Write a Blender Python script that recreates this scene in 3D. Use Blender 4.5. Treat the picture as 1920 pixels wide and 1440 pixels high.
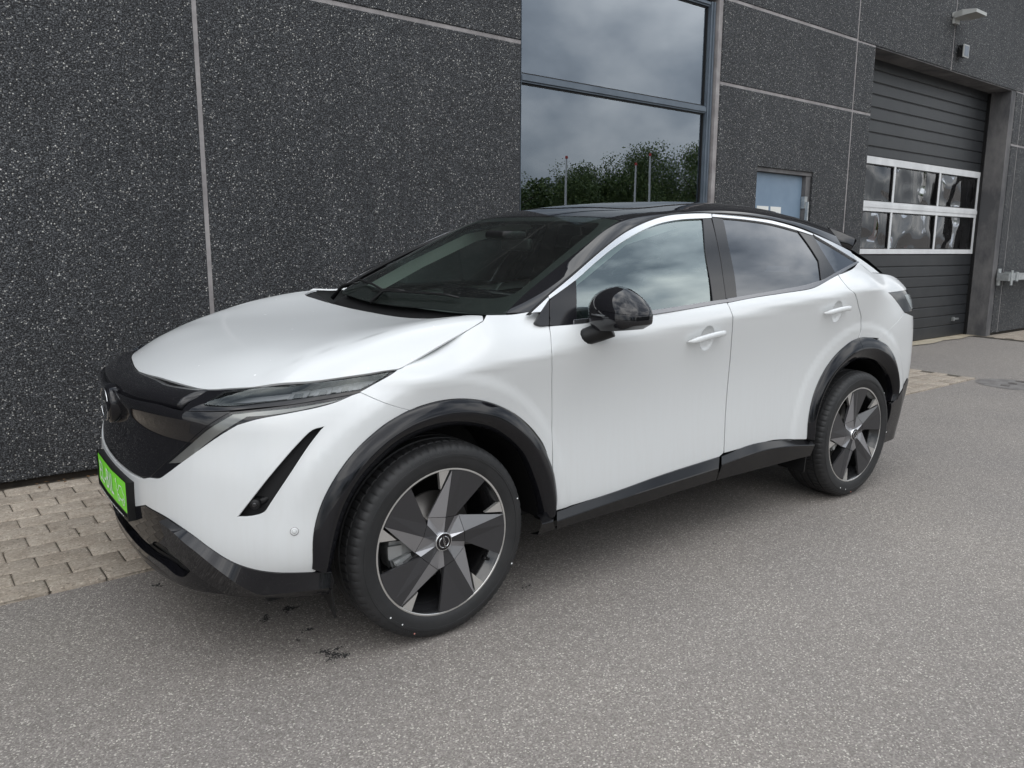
import bpy, math, random
import numpy as np
from mathutils import Matrix, Vector
from mathutils.geometry import delaunay_2d_cdt
random.seed(7); rng = np.random.default_rng(7)
for o in list(bpy.data.objects): bpy.data.objects.remove(o)
scene = bpy.context.scene; COL = scene.collection
SL = 0.01968            # the pavement falls gently away from the wall
# ------------------------------------------------------------------ camera
cam = bpy.data.objects.new('camera', bpy.data.cameras.new('camera')); COL.objects.link(cam)
# columns are right, up, back
cam.matrix_world = Matrix(((0.784659, 0.102222, -0.611442, -1.47296), (-0.619909, 0.136975, -0.772626, -2.25342), (0.004773, 0.985286, 0.170847, 1.40524), (0, 0, 0, 1)))
cam.data.sensor_width = 36; cam.data.lens = 27.585; cam.data.clip_start = .05; cam.data.clip_end = 500
scene.camera = cam
# ------------------------------------------------------------------ sky and sun
SUN_EL, SUN_AZ = 52, 205     # azimuth clockwise from +Y
W = bpy.data.worlds.new('World'); scene.world = W; W.use_nodes = True; nt = W.node_tree; nt.nodes.clear()
N = nt.nodes.new; LK = nt.links.new
tc = N('ShaderNodeTexCoord'); mp = N('ShaderNodeMapping'); mp.inputs['Scale'].default_value = (1.0, 1.0, 1.7)
LK(tc.outputs['Generated'], mp.inputs['Vector'])
n1 = N('ShaderNodeTexNoise'); n1.inputs['Scale'].default_value = 2.4; n1.inputs['Detail'].default_value = 8; n1.inputs['Roughness'].default_value = .5; n1.inputs['Distortion'].default_value = .15
LK(mp.outputs[0], n1.inputs['Vector'])
cr = N('ShaderNodeValToRGB'); LK(n1.outputs['Fac'], cr.inputs['Fac'])
e = cr.color_ramp.elements; e[0].position = .40; e[0].color = (.235, .265, .305, 1); e[1].position = .62; e[1].color = (1.06, 1.06, 1.05, 1)
m_ = e.new(.5); m_.color = (.53, .565, .605, 1)
sky = N('ShaderNodeTexSky'); sky.sky_type = 'NISHITA'; sky.sun_disc = False; sky.sun_elevation = math.radians(SUN_EL); sky.sun_rotation = math.radians(SUN_AZ)
# overcast: brighter overhead than near the horizon
sx = N('ShaderNodeSeparateXYZ'); LK(tc.outputs['Generated'], sx.inputs[0])
mr = N('ShaderNodeMapRange'); mr.inputs['From Min'].default_value = 0; mr.inputs['From Max'].default_value = .9; mr.inputs['To Min'].default_value = 6.5; mr.inputs['To Max'].default_value = 17
LK(sx.outputs['Z'], mr.inputs['Value'])
sc = N('ShaderNodeVectorMath'); sc.operation = 'SCALE'; LK(cr.outputs[0], sc.inputs[0]); LK(mr.outputs[0], sc.inputs['Scale'])
mx = N('ShaderNodeMix'); mx.data_type = 'RGBA'; mx.inputs['Factor'].default_value = .90
LK(sky.outputs[0], mx.inputs['A']); LK(sc.outputs[0], mx.inputs['B'])
bg = N('ShaderNodeBackground'); bg.inputs['Strength'].default_value = .10; LK(mx.outputs['Result'], bg.inputs['Color'])
wo = N('ShaderNodeOutputWorld'); LK(bg.outputs[0], wo.inputs[0])
sl = bpy.data.lights.new('sun', 'SUN'); sl.energy = .5; sl.angle = math.radians(75); sl.color = (1, .97, .93)
so = bpy.data.objects.new('sun', sl); COL.objects.link(so)
_el, _az = math.radians(SUN_EL), math.radians(SUN_AZ)
so.rotation_euler = Vector((math.sin(_az)*math.cos(_el), math.cos(_az)*math.cos(_el), math.sin(_el))).to_track_quat('Z', 'Y').to_euler()
scene.view_settings.view_transform = 'Standard'; scene.view_settings.look = 'None'; scene.view_settings.exposure = .78; scene.view_settings.gamma = 1
scene.render.engine = 'CYCLES'
scene.cycles.max_bounces = 10; scene.cycles.transparent_max_bounces = 16; scene.cycles.caustics_reflective = False; scene.cycles.caustics_refractive = False
# ------------------------------------------------------------------ materials
def mat(name, col, rough=.5, metal=0, coat=0, ior=1.5, coatr=.03, spec=.5):
    m = bpy.data.materials.new(name); m.use_nodes = True; b = m.node_tree.nodes['Principled BSDF']
    b.inputs['Base Color'].default_value = (*col, 1); b.inputs['Roughness'].default_value = rough; b.inputs['Metallic'].default_value = metal
    b.inputs['Coat Weight'].default_value = coat; b.inputs['Coat Roughness'].default_value = coatr; b.inputs['IOR'].default_value = ior; b.inputs['Specular IOR Level'].default_value = spec
    m['b'] = 1
    return m
def nodes(m): return m.node_tree.nodes, m.node_tree.links, m.node_tree.nodes['Principled BSDF']
def ramp(ns, pts):
    r = ns.new('ShaderNodeValToRGB'); el = r.color_ramp.elements
    while len(el) < len(pts): el.new(.5)
    for q, (p, c) in zip(el, pts): q.position = p; q.color = (*c, 1) if len(c) == 3 else c
    return r
def noise(ns, ls, vec, scale, detail=4, rough=.55, dist=0):
    n = ns.new('ShaderNodeTexNoise'); n.inputs['Scale'].default_value = scale; n.inputs['Detail'].default_value = detail
    n.inputs['Roughness'].default_value = rough; n.inputs['Distortion'].default_value = dist
    if vec is not None: ls.new(vec, n.inputs['Vector'])
    return n
def mixc(ns, ls, fac, a, b, mode='MIX'):
    m = ns.new('ShaderNodeMix'); m.data_type = 'RGBA'; m.blend_type = mode
    for key, v in (('Factor', fac), ('A', a), ('B', b)):
        if isinstance(v, (int, float)): m.inputs[key].default_value = v
        elif isinstance(v, tuple): m.inputs[key].default_value = (*v, 1)
        else: ls.new(v, m.inputs[key])
    return m.outputs['Result']
def math_(ns, ls, op, a, b=None, clamp=False):
    m = ns.new('ShaderNodeMath'); m.operation = op; m.use_clamp = clamp
    for i, v in enumerate((a, b)):
        if v is None: continue
        if isinstance(v, (int, float)): m.inputs[i].default_value = v
        else: ls.new(v, m.inputs[i])
    return m.outputs[0]
def bump(ns, ls, b, h, strength, dist):
    q = ns.new('ShaderNodeBump'); q.inputs['Strength'].default_value = strength; q.inputs['Distance'].default_value = dist
    ls.new(h, q.inputs['Height']); ls.new(q.outputs[0], b.inputs['Normal']); return q
def ocoord(ns): return ns.new('ShaderNodeTexCoord').outputs['Object']
# exposed-aggregate concrete
def aggregate():
    m = mat('exposed_aggregate', (.05, .05, .055), .75); ns, ls, b = nodes(m); v = ocoord(ns)
    wob = noise(ns, ls, v, 60, 2); w = ns.new('ShaderNodeVectorMath'); w.operation = 'SCALE'; ls.new(wob.outputs['Color'], w.inputs[0]); w.inputs['Scale'].default_value = .006
    a = ns.new('ShaderNodeVectorMath'); ls.new(v, a.inputs[0]); ls.new(w.outputs[0], a.inputs[1])
    vo = ns.new('ShaderNodeTexVoronoi'); vo.inputs['Scale'].default_value = 132; ls.new(a.outputs[0], vo.inputs['Vector'])
    sp = ns.new('ShaderNodeSeparateColor'); ls.new(vo.outputs['Color'], sp.inputs[0])
    c = ramp(ns, [(0, (.034, .036, .040)), (.45, (.068, .072, .079)), (.80, (.122, .128, .137)), (.93, (.18, .187, .195)), (.968, (.42, .41, .38)), (1, (.72, .71, .68))]); c.color_ramp.interpolation = 'LINEAR'
    ls.new(sp.outputs[0], c.inputs[0])
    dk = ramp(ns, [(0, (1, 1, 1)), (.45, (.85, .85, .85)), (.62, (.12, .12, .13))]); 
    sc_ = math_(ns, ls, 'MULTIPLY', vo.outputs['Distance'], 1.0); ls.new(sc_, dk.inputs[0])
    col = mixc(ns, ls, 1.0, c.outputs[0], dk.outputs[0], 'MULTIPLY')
    big = noise(ns, ls, v, .9, 5, .6); br = ramp(ns, [(.3, (.82, .82, .83)), (.7, (1.12, 1.12, 1.12))]); ls.new(big.outputs[0], br.inputs[0])
    col = mixc(ns, ls, 1.0, col, br.outputs[0], 'MULTIPLY')
    ms = ns.new('ShaderNodeMapping'); ms.inputs['Scale'].default_value = (3.5, 1, .35); ls.new(v, ms.inputs[0]); st = noise(ns, ls, ms.outputs[0], 1.6, 5, .65); sr = ramp(ns, [(.35, (.84, .85, .86)), (.65, (1.10, 1.10, 1.09))]); ls.new(st.outputs[0], sr.inputs[0])
    col = mixc(ns, ls, 1.0, col, sr.outputs[0], 'MULTIPLY'); ls.new(col, b.inputs['Base Color'])
    h = math_(ns, ls, 'SUBTRACT', 1.0, vo.outputs['Distance']); hn = math_(ns, ls, 'MULTIPLY', sp.outputs[1], .5); hh = math_(ns, ls, 'ADD', h, hn)
    bump(ns, ls, b, hh, .9, .006); return m
def asphalt():
    m = mat('asphalt', (.1, .1, .1), .85); ns, ls, b = nodes(m); v = ocoord(ns)
    vo = ns.new('ShaderNodeTexVoronoi'); vo.inputs['Scale'].default_value = 215; ls.new(v, vo.inputs['Vector'])
    vb = ns.new('ShaderNodeTexVoronoi'); vb.inputs['Scale'].default_value = 120; ls.new(v, vb.inputs['Vector'])
    s1 = ns.new('ShaderNodeSeparateColor'); ls.new(vo.outputs['Color'], s1.inputs[0]); s2 = ns.new('ShaderNodeSeparateColor'); ls.new(vb.outputs['Color'], s2.inputs[0])
    c = ramp(ns, [(0, (.150, .135, .124)), (.5, (.215, .197, .182)), (.86, (.268, .247, .229)), (.95, (.36, .335, .305)), (1, (.55, .515, .465))]); ls.new(s1.outputs[0], c.inputs[0])
    f = ramp(ns, [(.955, (0, 0, 0)), (.965, (1, 1, 1))]); ls.new(s2.outputs[0], f.inputs[0])
    fd = ramp(ns, [(.28, (1, 1, 1)), (.36, (0, 0, 0))]); ls.new(vb.outputs['Distance'], fd.inputs[0]); ff = mixc(ns, ls, 1.0, f.outputs[0], fd.outputs[0], 'MULTIPLY')
    col = mixc(ns, ls, ff, c.outputs[0], (.50, .475, .42))
    big = noise(ns, ls, v, .55, 6, .62); br = ramp(ns, [(.3, (.88, .88, .89)), (.7, (1.08, 1.07, 1.05))]); ls.new(big.outputs[0], br.inputs[0])
    col = mixc(ns, ls, 1.0, col, br.outputs[0], 'MULTIPLY')
    # oil and tar spots
    wb = noise(ns, ls, v, 28, 5, .7); off = ns.new('ShaderNodeVectorMath'); off.operation = 'MULTIPLY_ADD'; ls.new(wb.outputs['Color'], off.inputs[0]); off.inputs[1].default_value = (.16, .16, 0); off.inputs[2].default_value = (-.08, -.08, 0)
    pv = ns.new('ShaderNodeVectorMath'); ls.new(v, pv.inputs[0]); ls.new(off.outputs[0], pv.inputs[1])
    tot = None
    for (x, y, r) in ((-.382, .128, .030), (-.357, .100, .022), (-.399, .165, .018), (-.471, .511, .022), (-.50, .49, .012), (-.38, .342, .020), (-.367, .532, .022), (-.443, .301, .010), (-.723, 1.058, .018), (.5, .143, .016), (2.96, .13, .045), (1.55, -.05, .010), (-.41, .09, .010)):
        d = ns.new('ShaderNodeVectorMath'); d.operation = 'DISTANCE'; ls.new(pv.outputs[0], d.inputs[0]); d.inputs[1].default_value = (x, y, y*SL)
        k = math_(ns, ls, 'LESS_THAN', d.outputs['Value'], r); tot = k if tot is None else math_(ns, ls, 'MAXIMUM', tot, k)
    n3 = noise(ns, ls, v, 160, 2); n3r = ramp(ns, [(.40, (0, 0, 0)), (.46, (1, 1, 1))]); ls.new(n3.outputs[0], n3r.inputs[0]); tot = math_(ns, ls, 'MULTIPLY', tot, n3r.outputs[0])
    col = mixc(ns, ls, tot, col, (.012, .012, .013)); ls.new(col, b.inputs['Base Color'])
    h = math_(ns, ls, 'ADD', math_(ns, ls, 'SUBTRACT', 1, vo.outputs['Distance']), math_(ns, ls, 'MULTIPLY', s1.outputs[1], .6)); bump(ns, ls, b, h, .4, .003); return m
def stone(name, c0, c1, scale=90, var=.25, rough=.85, bs=.5, bd=.003):
    m = mat(name, c0, rough); ns, ls, b = nodes(m); v = ocoord(ns); oi = ns.new('ShaderNodeObjectInfo')
    a = ns.new('ShaderNodeVectorMath'); ls.new(v, a.inputs[0]); r3 = ns.new('ShaderNodeVectorMath'); r3.operation = 'SCALE'; r3.inputs[0].default_value = (7.3, 3.1, 5.7); ls.new(oi.outputs['Random'], r3.inputs['Scale']); ls.new(r3.outputs[0], a.inputs[1])
    n = noise(ns, ls, a.outputs[0], scale, 4, .75); r = ramp(ns, [(.35, c0), (.65, c1)]); ls.new(n.outputs[0], r.inputs[0])
    sp_ = ns.new('ShaderNodeTexVoronoi'); sp_.inputs['Scale'].default_value = scale*2.2; ls.new(a.outputs[0], sp_.inputs['Vector']); s_ = ns.new('ShaderNodeSeparateColor'); ls.new(sp_.outputs['Color'], s_.inputs[0])
    rr = ramp(ns, [(.0, (.55, .52, .5)), (.12, (.95, .95, .95)), (.9, (1.02, 1.02, 1.02)), (1, (1.5, 1.5, 1.5))]); ls.new(s_.outputs[0], rr.inputs[0])
    col = mixc(ns, ls, 1.0, r.outputs[0], rr.outputs[0], 'MULTIPLY')
    hv = ns.new('ShaderNodeHueSaturation'); ls.new(col, hv.inputs['Color']); ls.new(math_(ns, ls, 'ADD', math_(ns, ls, 'MULTIPLY', oi.outputs['Random'], var), 1-var/2), hv.inputs['Value'])
    bg_ = noise(ns, ls, a.outputs[0], 9, 3); gr = ramp(ns, [(.35, (.86, .84, .82)), (.6, (1.04, 1.04, 1.04))]); ls.new(bg_.outputs[0], gr.inputs[0])
    ls.new(mixc(ns, ls, 1.0, hv.outputs[0], gr.outputs[0], 'MULTIPLY'), b.inputs['Base Color']); bump(ns, ls, b, n.outputs[0], bs, bd); return m
def worn(name, c0, c1, scale, rough=.6, metal=0, bs=.1, stretch=(1, 1, 1), coat=0, pos=(.38, .62)):
    m = mat(name, c0, rough, metal, coat); ns, ls, b = nodes(m); v = ocoord(ns); mpp = ns.new('ShaderNodeMapping'); mpp.inputs['Scale'].default_value = stretch; ls.new(v, mpp.inputs[0])
    n = noise(ns, ls, mpp.outputs[0], scale, 6, .65); r = ramp(ns, [(pos[0], c0), (pos[1], c1)]); ls.new(n.outputs[0], r.inputs[0]); ls.new(r.outputs[0], b.inputs['Base Color'])
    n2 = noise(ns, ls, v, 180, 2); bump(ns, ls, b, n2.outputs[0], bs, .001); return m
def glass(name, tint, ior=1.5, boost=1.0, rough=0.0, wave=0, wscale=3, dirt=0, gcol=(.93, 1, .99), wd=2):
    m = bpy.data.materials.new(name); m.use_nodes = True; ns = m.node_tree.nodes; ls = m.node_tree.links; ns.clear()
    t = ns.new('ShaderNodeBsdfTransparent'); t.inputs[0].default_value = (*tint, 1); g = ns.new('ShaderNodeBsdfGlossy'); g.inputs['Roughness'].default_value = rough
    g.inputs['Color'].default_value = (*gcol, 1)
    f = ns.new('ShaderNodeFresnel'); f.inputs['IOR'].default_value = ior; k = math_(ns, ls, 'MULTIPLY', f.outputs[0], boost, True)
    mx = ns.new('ShaderNodeMixShader'); ls.new(k, mx.inputs[0]); ls.new(t.outputs[0], mx.inputs[1]); ls.new(g.outputs[0], mx.inputs[2])
    o = ns.new('ShaderNodeOutputMaterial'); v = ocoord(ns); last = mx.outputs[0]
    if wave:
        n = noise(ns, ls, v, wscale, wd, .4, .3); q = ns.new('ShaderNodeBump'); q.inputs['Strength'].default_value = 1; q.inputs['Distance'].default_value = wave; ls.new(n.outputs[0], q.inputs['Height']); ls.new(q.outputs[0], g.inputs['Normal'])
    if dirt:   # fine dust and dried drops
        vo = ns.new('ShaderNodeTexVoronoi'); vo.inputs['Scale'].default_value = 130; ls.new(v, vo.inputs['Vector']); s = ns.new('ShaderNodeSeparateColor'); ls.new(vo.outputs['Color'], s.inputs[0])
        a = math_(ns, ls, 'GREATER_THAN', s.outputs[0], .86); c = math_(ns, ls, 'LESS_THAN', vo.outputs['Distance'], .22); a = math_(ns, ls, 'MULTIPLY', a, c)
        nn = noise(ns, ls, v, 6, 4, .6); dd = math_(ns, ls, 'MULTIPLY', nn.outputs[0], .025); a = math_(ns, ls, 'ADD', math_(ns, ls, 'MULTIPLY', a, .35), dd); a = math_(ns, ls, 'MULTIPLY', a, dirt)
        d = ns.new('ShaderNodeBsdfDiffuse'); d.inputs[0].default_value = (.55, .55, .52, 1); m2 = ns.new('ShaderNodeMixShader'); ls.new(a, m2.inputs[0]); ls.new(last, m2.inputs[1]); ls.new(d.outputs[0], m2.inputs[2]); last = m2.outputs[0]
    ls.new(last, o.inputs[0]); return m
def paint_white(drops=False):
    m = mat('white_paint', (.80, .81, .80), .42, 0, .65, coatr=.09); ns, ls, b = nodes(m); v = ocoord(ns)
    # road film: faint grey-beige streaks low on the doors
    mpp = ns.new('ShaderNodeMapping'); mpp.inputs['Scale'].default_value = (22, 22, 1.6); ls.new(v, mpp.inputs[0])
    n = noise(ns, ls, mpp.outputs[0], 2.2, 5, .6); r = ramp(ns, [(.42, (0, 0, 0)), (.75, (1, 1, 1))]); ls.new(n.outputs[0], r.inputs[0])
    s = ns.new('ShaderNodeSeparateXYZ'); ls.new(v, s.inputs[0]); low = ns.new('ShaderNodeMapRange'); ls.new(s.outputs['Z'], low.inputs[0]); low.inputs['From Min'].default_value = .95; low.inputs['From Max'].default_value = .35; low.inputs['To Min'].default_value = .02; low.inputs['To Max'].default_value = .13
    f = math_(ns, ls, 'MULTIPLY', r.outputs[0], low.outputs[0]); n0 = noise(ns, ls, v, 1.7, 4); f = math_(ns, ls, 'ADD', f, math_(ns, ls, 'MULTIPLY', n0.outputs[0], .06))
    col = mixc(ns, ls, f, (.655, .672, .678), (.50, .485, .445)); ls.new(col, b.inputs['Base Color'])
    if drops:   # dried rain drops
        for sc_, th_ in ((13, .80), (30, .93)):
            vo = ns.new('ShaderNodeTexVoronoi'); vo.inputs['Scale'].default_value = sc_; ls.new(v, vo.inputs['Vector']); s5 = ns.new('ShaderNodeSeparateColor'); ls.new(vo.outputs['Color'], s5.inputs[0])
            k5 = math_(ns, ls, 'MULTIPLY', math_(ns, ls, 'GREATER_THAN', s5.outputs[0], th_), math_(ns, ls, 'LESS_THAN', vo.outputs['Distance'], .085)); col = mixc(ns, ls, math_(ns, ls, 'MULTIPLY', k5, .8), col, (.95, .96, .97))
        ls.new(col, b.inputs['Base Color'])
    rg = math_(ns, ls, 'ADD', math_(ns, ls, 'MULTIPLY', f, .5), .36); ls.new(rg, b.inputs['Roughness'])
    return m
def dusty_black(name='gloss_black', dust=.035, rough=.09, coat=1):
    m = mat(name, (.006, .006, .008), rough, 0, coat, coatr=.02, spec=0); ns, ls, b = nodes(m); v = ocoord(ns)
    vo = ns.new('ShaderNodeTexVoronoi'); vo.inputs['Scale'].default_value = 260; ls.new(v, vo.inputs['Vector']); s = ns.new('ShaderNodeSeparateColor'); ls.new(vo.outputs['Color'], s.inputs[0])
    a = math_(ns, ls, 'MULTIPLY', math_(ns, ls, 'GREATER_THAN', s.outputs[0], .9), math_(ns, ls, 'LESS_THAN', vo.outputs['Distance'], .25))
    n = noise(ns, ls, v, 5, 4); f = math_(ns, ls, 'ADD', math_(ns, ls, 'MULTIPLY', a, dust*2.5), math_(ns, ls, 'MULTIPLY', n.outputs[0], dust))
    ls.new(mixc(ns, ls, f, (.006, .006, .008), (.45, .44, .42)), b.inputs['Base Color']); return m
M = dict(
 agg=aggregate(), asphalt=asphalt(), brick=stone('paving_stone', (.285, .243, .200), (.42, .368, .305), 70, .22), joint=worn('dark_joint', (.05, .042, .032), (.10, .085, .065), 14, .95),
 sealant=worn('joint_sealant', (.24, .225, .225), (.36, .34, .34), 5, .75, bs=.3), concrete=worn('weathered_concrete', (.075, .075, .08), (.17, .165, .165), 2.2, .85, bs=.5, stretch=(1, 1, .5)),
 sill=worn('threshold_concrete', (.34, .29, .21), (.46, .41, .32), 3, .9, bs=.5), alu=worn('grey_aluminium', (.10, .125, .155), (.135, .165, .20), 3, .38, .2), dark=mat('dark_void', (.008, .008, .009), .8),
 galv=worn('galvanised_steel', (.38, .40, .41), (.58, .60, .60), 22, .42, .8), door=worn('blue_grey_door', (.165, .235, .32), (.20, .275, .365), 2.5, .42, bs=.15), slat=worn('graphite_slat', (.018, .020, .023), (.026, .028, .031), 3, .42, bs=.25),
 whitealu=worn('white_aluminium', (.62, .63, .64), (.74, .75, .76), 3, .4), paper=mat('paper', (.75, .75, .72), .8), lampgrey=mat('lamp_grey', (.42, .43, .42), .5), lampglass=mat('lamp_lens', (.34, .33, .30), .3),
 room=mat('room', (.055, .065, .075), .8), roomlight=mat('room_light', (.5, .5, .5), .7), reflectred=mat('reflection_red', (.42, .13, .09), .7), roomblue=mat('room_blue', (.03, .10, .22), .6), roomwhite=mat('room_white', (.42, .44, .46), .8),
 winglass=glass('window_glass', (.55, .62, .62), 2.0, 2.2, 0, .0006, .9, gcol=(.83, .91, 1)), acryl=glass('acrylic_pane', (.80, .81, .80), 1.7, 1.1, .0, .075, 2.3, gcol=(.98, .98, 1), wd=0),
 white=paint_white(), black=dusty_black(dust=.012, rough=.06), blackclean=dusty_black('deep_black', .006, .05), plastic=mat('black_plastic', (.008, .008, .0085), .45, spec=.35), satin=mat('satin_black', (.010, .010, .012), .25, 0, 1, coatr=.12, spec=0),
 rubber=worn('tyre_rubber', (.013, .0135, .0145), (.021, .021, .022), 9, .60, bs=.2), cladding=dusty_black('cladding_black', .004, .06, .9), sillm=mat('skirt_black', (.007, .007, .008), .5, 0, .8, coatr=.12, spec=0),
 blade=mat('blade_grey', (.048, .047, .050), .40, .3), bladelit=mat('blade_grey_lit', (.40, .40, .42), .30, .8), machined=mat('machined_alloy', (.66, .65, .63), .32, .8), rimdark=mat('rim_black', (.012, .012, .013), .2, 0, .6), disc=mat('brake_disc', (.20, .19, .18), .4, .8), caliper=mat('cast_caliper', (.42, .43, .43), .45, .6),
 chrome=mat('satin_chrome', (.72, .73, .74), .22, 1), brighttrim=mat('bright_trim', (.80, .81, .82), .20, .85), belt=mat('belt_trim', (.26, .26, .27), .22, .9), silver=mat('silver', (.6, .6, .6), .25, 1),
 wsglass=glass('windscreen_glass', (.80, .93, .87), 1.5, .55, dirt=.7), sideglass=glass('side_glass', (.80, .93, .88), 1.9, 2.15, gcol=(.88, 1, 1)), privacy=glass('privacy_glass', (.05, .055, .06), 1.8, 1.35, gcol=(.90, .94, 1)), lens=glass('lamp_lens_clear', (.80, .82, .83), 1.5, 1.3), drlens=mat('light_guide', (.42, .40, .375), .28, .2, .5),
 whitehood=paint_white(True), bowl=mat('lamp_bowl_grey', (.44, .44, .45), .35, .3), bowl2=mat('lamp_cell_grey', (.22, .22, .23), .3, .3), green=mat('plate_green', (.20, .78, .03), .4), platewhite=mat('plate_white', (.82, .84, .84), .4), interior=mat('interior_dark', (.022, .024, .026), .7), trimlight=mat('pillar_cloth', (.72, .74, .70), .8), seat=mat('seat_cloth', (.035, .037, .04), .75),
 tail=mat('tail_lens', (.10, .105, .11), .08, .0, 1), tailin=mat('tail_reflector', (.42, .45, .45), .15, .6), pole=mat('pole_white', (.62, .63, .63), .5), polered=mat('pole_red', (.45, .05, .04), .5), bark=mat('bark', (.06, .045, .03), .9),
 letter=mat('sidewall_letter', (.032, .033, .035), .5), litter=mat('dry_leaf', (.14, .075, .03), .9), dash=mat('dashboard', (.055, .06, .06), .65), wood=worn('dark_timber', (.02, .016, .012), (.045, .036, .028), 9, .9), moss=mat('moss', (.05, .075, .02), .9), camlens=mat('camera_lens', (.01, .01, .012), .05, 0, 1),
)
def leafmat():
    m = mat('leaf', (.05, .09, .025), .6); ns, ls, b = nodes(m); g = ns.new('ShaderNodeNewGeometry'); r = ramp(ns, [(0, (.040, .075, .020)), (.6, (.085, .135, .036)), (1, (.14, .18, .05))]); ls.new(g.outputs['Random Per Island'], r.inputs[0]); ls.new(r.outputs[0], b.inputs['Base Color']); return m
M['leaf'] = leafmat()
# ------------------------------------------------------------------ mesh helpers
def tag(o, label=None, cat=None, group=None, kind=None):
    if label: o['label'] = label
    if cat: o['category'] = cat
    if group: o['group'] = group
    if kind: o['kind'] = kind
    return o
def empty(name, loc=(0, 0, 0), parent=None):
    o = bpy.data.objects.new(name, None); COL.objects.link(o); o.location = loc; o.parent = parent; o.empty_display_size = .1; return o
def obj(name, V, Fc, m, parent=None, smooth=False, nrm=None, loc=None, label=None):
    me = bpy.data.meshes.new(name); me.from_pydata([tuple(map(float, v)) for v in V], [], [tuple(map(int, f)) for f in Fc]); me.update()
    me.materials.append(m)
    if smooth: me.polygons.foreach_set('use_smooth', [True]*len(me.polygons))
    if nrm is not None: me.normals_split_custom_set_from_vertices([tuple(map(float, n)) for n in nrm])
    o = bpy.data.objects.new(name, me); COL.objects.link(o); o.parent = parent
    if loc is not None: o.location = loc
    if label: o['label'] = label
    return o
class MB:
    def __init__(s): s.V = []; s.F = []
    def add(s, V, Fc): n = len(s.V); s.V += [tuple(v) for v in V]; s.F += [tuple(i+n for i in f) for f in Fc]; return s
    def box(s, x0, x1, y0, y1, z0, z1):
        return s.add([(x0, y0, z0), (x1, y0, z0), (x1, y1, z0), (x0, y1, z0), (x0, y0, z1), (x1, y0, z1), (x1, y1, z1), (x0, y1, z1)],
                     [(0, 3, 2, 1), (4, 5, 6, 7), (0, 1, 5, 4), (1, 2, 6, 5), (2, 3, 7, 6), (3, 0, 4, 7)])
    def cbox(s, x0, x1, y0, y1, z0, z1, c=.01):   # box with chamfered edges facing -Y and +Z
        V = []; 
        for (a, b_, zz) in ((0, 0, z0), (0, 0, z1-c), (c, c, z1)):
            V += [(x0+a, y0+b_, zz), (x1-a, y0+b_, zz), (x1-a, y1-b_, zz), (x0+a, y1-b_, zz)]
        Fc = [(0, 3, 2, 1), (8, 9, 10, 11)]
        for k in (0, 4):
            for i in range(4): j = (i+1) % 4; Fc.append((k+i, k+j, k+4+j, k+4+i))
        return s.add(V, Fc)
    def tube(s, p, r, n=10, caps=True):
        p = [Vector(q) for q in p]; rr = r if isinstance(r, (list, tuple)) else [r]*len(p); V = []; Fc = []; up = None
        for i, q in enumerate(p):
            t = ((p[min(i+1, len(p)-1)]-p[max(i-1, 0)])).normalized()
            if up is None: up = Vector((0, 0, 1)) if abs(t.z) < .9 else Vector((1, 0, 0))
            a = t.cross(up).normalized(); b_ = t.cross(a).normalized(); up = -b_ if False else up
            for k in range(n): an = 2*math.pi*k/n; V.append(q+(a*math.cos(an)+b_*math.sin(an))*rr[i])
        for i in range(len(p)-1):
            for k in range(n): k2 = (k+1) % n; Fc.append((i*n+k, i*n+k2, (i+1)*n+k2, (i+1)*n+k))
        if caps: Fc.append(tuple(range(n))[::-1]); Fc.append(tuple((len(p)-1)*n+k for k in range(n)))
        return s.add(V, Fc)
    def obj(s, name, m, parent=None, smooth=False, loc=None, label=None): return obj(name, s.V, s.F, m, parent, smooth, None, loc, label)
def text_mesh(txt, size, bold=0, gap=1.0):
    c = bpy.data.curves.new('lettering', 'FONT'); c.body = txt; c.size = size; c.align_x = 'CENTER'; c.align_y = 'CENTER'; c.resolution_u = 2; c.offset = bold; c.space_character = gap
    o = bpy.data.objects.new('lettering', c); COL.objects.link(o); dg = bpy.context.evaluated_depsgraph_get(); me = bpy.data.meshes.new_from_object(o.evaluated_get(dg))
    V = [tuple(v.co) for v in me.vertices]; Fc = [tuple(p.vertices) for p in me.polygons]; bpy.data.objects.remove(o); bpy.data.meshes.remove(me); return V, Fc
# ================================================================== SETTING
YW, YP = 2.779, 1.219
gz = lambda y: SL*y
def gsheet(name, x0, x1, y0, y1, m, dz=0, kind='structure', nx=1):
    o = obj(name, [(x0, y0, gz(y0)+dz), (x1, y0, gz(y0)+dz), (x1, y1, gz(y1)+dz), (x0, y1, gz(y1)+dz)], [(0, 1, 2, 3)], m); tag(o, kind=kind); return o
g = gsheet('asphalt_yard', -60, 120, -120, 6, M['asphalt']); tag(g, 'grey speckled asphalt yard')
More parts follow.
